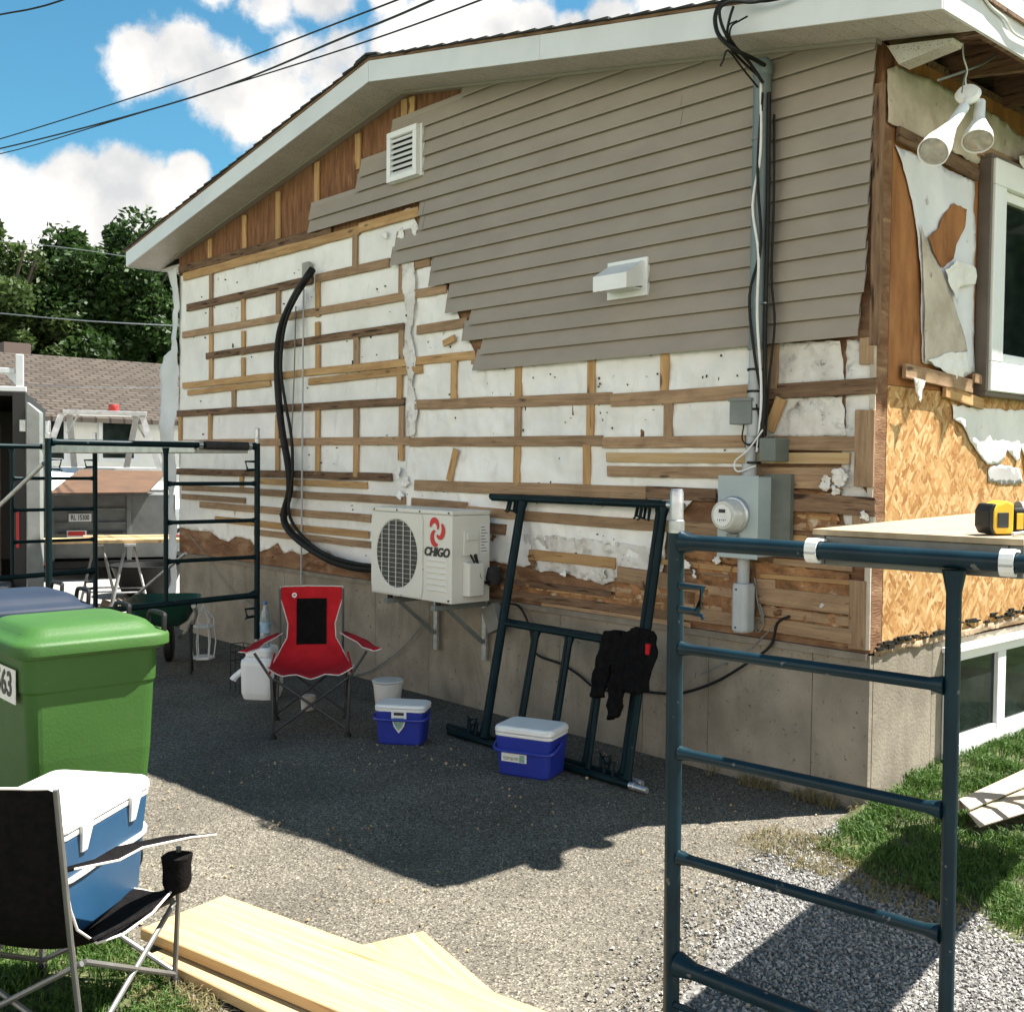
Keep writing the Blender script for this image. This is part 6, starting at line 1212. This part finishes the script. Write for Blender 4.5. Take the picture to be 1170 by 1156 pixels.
f = eq(-200, 29, 452, 457.5); bt_.P('roof_rail', MB().box((f[0], -.02, f[2]), (f[1], .05, f[3])), white_al, bevel=.004)
f = eq(-200, 26, 431, 437); bt_.P('rack_bar', MB().box((f[0], .0, f[2]), (f[1]-.08, .05, f[3])), white_al, bevel=.004)
f = eq(18, 26, 415, 452); bt_.P('rack_post', MB().box((f[0], -.01, f[2]), (f[1], .06, f[3])), white_al, bevel=.004)
f = eq(6, 18, 437, 450); bt_.P('gusset', MB().prism([(f[0], .01, f[3]), (f[1], .01, f[3]), (f[1], .01, f[2])], (0, .03, 0)), white_al)
f = eq(-40, 13, 674, 692); bt_.P('step_box', MB().box((f[0], -.5, f[2]), (f[1], -.05, f[3])), mat('tread_plate', (.32, .33, .33), .4, .6, c2=(.1, .1, .1), ns=60), bevel=.006)
for x in (-1.2, ): bt_.P('wheel', MB().lathe([(.1, -.1), (.3, -.1), (.34, -.06), (.34, .06), (.3, .1), (.1, .1)], Matrix.Translation((e[1]-.2, 2.2, .34)) @ Matrix.Rotation(R_(90), 4, 'Y'), 24), black, smooth=True)
# plank table on folding trestles
def q12(x, y, dd=0, d=12.2, pc=120): return bgq(x, y, dd, d, pc)
zt2 = q12(120, 628).z
for k, (x0, x1, y0, y1, dz, lab) in enumerate(((36, 200, -.30, -.10, 0, 'long pale plank at the front of the trestle table'), (40, 196, -.08, .12, .002, 'long pale plank in the middle of the trestle table'), (96, 198, .14, .36, .012, 'shorter pale board at the back of the trestle table'))):
    B = BG('table_plank', lab, 'plank', 120, 12.2, 'planks laid across the folding trestles'); B.P('plank_board', MB().box((q12(x0, 0).x, y0, zt2+dz), (q12(x1, 0).x, y1, zt2+.04+dz)), freshwood, bevel=.003)
for c_ in list(bpy.data.objects):
    pass
for k, (pxx, lab) in enumerate(((112, 'left folding metal trestle under the planks'), (148, 'right folding metal trestle under the planks'))):
    T_ = BG('trestle', lab, 'trestle', pxx, 12.2, 'folding trestles under the plank table')
    for s in (-1, 1):
        for u in (-1, 1): T_.P('leg', MB().tube([(u*.04, s*.05, zt2-.03), (u*.20, s*.30, .0)], .014, 6), silver, smooth=True)
    T_.P('crossbar', MB().box((-.06, -.28, zt2-.035), (.06, .34, zt2-.004)), galv, bevel=.004)
    T_.P('stay', MB().tube([(-.16, -.22, .2), (.16, -.22, .2)], .010, 6), silver); T_.P('stay', MB().tube([(-.16, .22, .2), (.16, .22, .2)], .010, 6), silver)
# black tub and scrap wood
tub = BG('black_tub', 'large black rubber tub on the pale road behind the trestles', 'tub', 168, 13.4)
tub.P('tub_body', MB().lathe([(.22, .0), (.30, .05), (.42, .35), (.44, .36), (.44, .38), (.40, .38), (.28, .08)], None, 24), black, smooth=True)
tag(stones('scrap_wood', 260, -9.6, -8.7, .1, .9, lambda x, y: True, .02, .07, mat('scrap_wood', (.42, .33, .24), .8, c2=(.22, .15, .1), ns=3), 8), 'pile of broken scrap wood beside the left end of the house', 'scrap wood')
# wheelbarrow
wc = G(192, 770); wb_ = thing('wheelbarrow', 'dark green wheelbarrow with pale handles parked by the left end of the foundation', 'wheelbarrow', tuple(G(188, 770)), None, R_(20))
wo = D(188, 540, 8.6); MW = Matrix.Translation((wo.x, wo.y, 0)) @ Matrix.Rotation(R_(150), 4, 'Z')
def WPp(n, mb, m, **k): mb.v = [tuple(MW @ Vector(v)) for v in mb.v]; return mb.build(n, m, wb_, **k)
tray = stack(MB(), .62, .52, .12, [(.36, .55, .5), (.40, .75, .72), (.52, .98, .98), (.56, 1.03, 1.03), (.565, 1.03, 1.03), (.53, .93, .93), (.42, .7, .68)]); WPp('tray', tray, mat('dark_green_steel', (.012, .055, .035), .35, c2=(.008, .04, .025), ns=4), smooth=True)
for s in (-1, 1):
    WPp('handle', MB().tube(spline([(.45, s*.08, .18), (0, s*.2, .34), (-.45, s*.27, .50), (-.80, s*.28, .60)], 4), .018, 8), mat('worn_handle', (.50, .49, .46), .6), smooth=True)
    WPp('leg', MB().tube([(-.1, s*.2, .34), (-.16, s*.22, .01), (-.3, s*.22, .01), (-.22, s*.22, .38)], .012, 6), black, smooth=True)
WPp('wheel', MB().lathe([(.04, -.03), (.13, -.035), (.155, -.02), (.155, .02), (.13, .035), (.04, .03)], Matrix.Translation((.34, 0, .156)) @ Matrix.Rotation(R_(90), 4, 'X'), 24), black, smooth=True)
# ---- overhead wires
def wire(label, pts, r, grp='overhead wires', m=black):
    o = cable('overhead_wire', [D(x, y, d) for x, y, d in pts], r, m, None, 6, 6); return tag(o, label, 'overhead wire', grp)
wire('highest of the three black overhead wires crossing the clouds', [(-120, 190, 27), (0, 159, 24), (208, 93, 19), (400, 21, 14.5), (560, -42, 11), (820, -150, 7.5)], .012)
wire('middle of the three black overhead wires crossing the clouds', [(-120, 190, 27), (0, 170, 24), (221, 111, 19), (400, 40, 14.5), (495, 0, 12.5), (820, -150, 7.6)], .015)
wire('lowest of the three black overhead wires crossing the clouds', [(-120, 196, 27), (0, 176, 24), (131, 138, 21), (242, 104, 18.5), (400, 54, 14.8), (550, 0, 12), (820, -110, 7.8)], .011)
wire('short black wire cutting the top left corner of the sky', [(-100, 36, 22), (0, 17, 20), (38, 10, 19.5), (75, -1, 19), (180, -40, 17)], .016)
wire('pale wire in front of the tree crowns', [(-100, 268, 30), (48, 280, 29), (143, 293, 28), (260, 312, 27)], .009, None, galv)
wire('pale wire sagging past the trees just above the neighbour roof', [(-100, 350, 24), (0, 358, 23), (90, 366, 22), (204, 372, 21), (300, 374, 20)], .012, None, galv)
wire('pale wire running in front of the tan shingle roof', [(-60, 438, 24), (28, 439, 23), (80, 442, 22.5), (190, 443, 22), (300, 444, 21)], .008, None, galv)
# ---- trees
def tree(label, cx, cy, h, rx, rz, n, lm, seed, trunkh=.35, group='trees beyond the neighbour roof', leaf=.14):
    rnd = random.Random(seed); t = thing('tree', label, 'tree', (cx, cy, 0), group)
    w = MB(); th = h*trunkh; w.tube([(cx, cy, -.1), (cx+.1, cy, th*.5), (cx, cy+.1, th), (cx, cy, h*.7)], [.38, .30, .24, .08], 10)
    cl = []
    for k in range(9):
        a = k*2.4+rnd.random(); e = Vector((cx+math.cos(a)*rx*.7, cy+math.sin(a)*rx*.7, th+(h-th)*rnd.uniform(.3, .85))); w.tube([(cx, cy, th*rnd.uniform(.8, 1.3)), e*.5+Vector((cx, cy, th*1.2))*.5, e], [.14, .08, .03], 6)
    w.build('trunk', bark, t, smooth=True)
    V = []; F = []
    for k in range(170):
        u = rnd.uniform(0, 6.283); v = math.acos(rnd.uniform(-.75, 1)); rr = rnd.uniform(.35, 1.0)*(1+.18*noise.noise(Vector((math.cos(u)*2, math.sin(u)*2, seed+v*2))))
        c = Vector((cx+rx*rr*math.sin(v)*math.cos(u), cy+rx*rr*math.sin(v)*math.sin(u), h-rz+rz*rr*math.cos(v)))
        cl.append((c, rnd.uniform(.13, .30)*rx))
    for i in range(n):
        c, r = cl[rnd.randrange(len(cl))]; d = Vector((rnd.gauss(0, 1), rnd.gauss(0, 1), rnd.gauss(0, .8))).normalized()*r*(rnd.random()**.25)*rnd.uniform(.8, 1.12)
        p = c+d; s = leaf*rnd.uniform(.6, 1.3); a = Vector((rnd.gauss(0, 1), rnd.gauss(0, 1), rnd.gauss(0, .6))).normalized(); b = a.orthogonal().normalized(); b = (b*math.cos(i)+a.cross(b)*math.sin(i)); o = len(V)
        V += [tuple(p-a*s), tuple(p+b*s*.5), tuple(p+a*s), tuple(p-b*s*.5)]; F.append((o, o+1, o+2, o+3))
    me = bpy.data.meshes.new('crown'); me.from_pydata(V, [], F); me.materials.append(lm); o = bpy.data.objects.new('crown', me); COL.objects.link(o); setparent(o, t)
    return t
def tp(px, d): p = D(px, 540, d); return p.x, p.y
tree('broad dark leafy tree directly left of the roof edge', *tp(118, 40), 10.2, 3.3, 4.6, 95000, leaf1, 1)
tree('paler tree at the left edge of the photo', *tp(-18, 37), 9.7, 2.7, 4.1, 65000, leaf2, 2)
tree('dark tree peeping out under the roof corner', *tp(205, 43), 10.0, 3.0, 4.6, 60000, leaf1, 3)
tree('low dark tree filling the gap between the two big crowns', *tp(48, 45), 8.6, 3.0, 4.4, 55000, leaf1, 4)
tree('tree hidden mostly behind the house gable', *tp(330, 48), 10.0, 3.4, 4.4, 20000, leaf1, 5, leaf=.25)
tree('dark tree further left beyond the frame edge', *tp(-130, 44), 10.5, 3.4, 4.6, 20000, leaf1, 6, leaf=.25)
tree('leafy tree across the lawn on the right, seen only in the window glass', 7.5, 19, 8.5, 3.4, 4.4, 14000, leaf1, 7, group='trees across the right lawn', leaf=.26)
tree('leafy tree farther across the right lawn', 13.5, 24, 9.5, 3.8, 5.0, 14000, leaf1, 8, group='trees across the right lawn', leaf=.28)
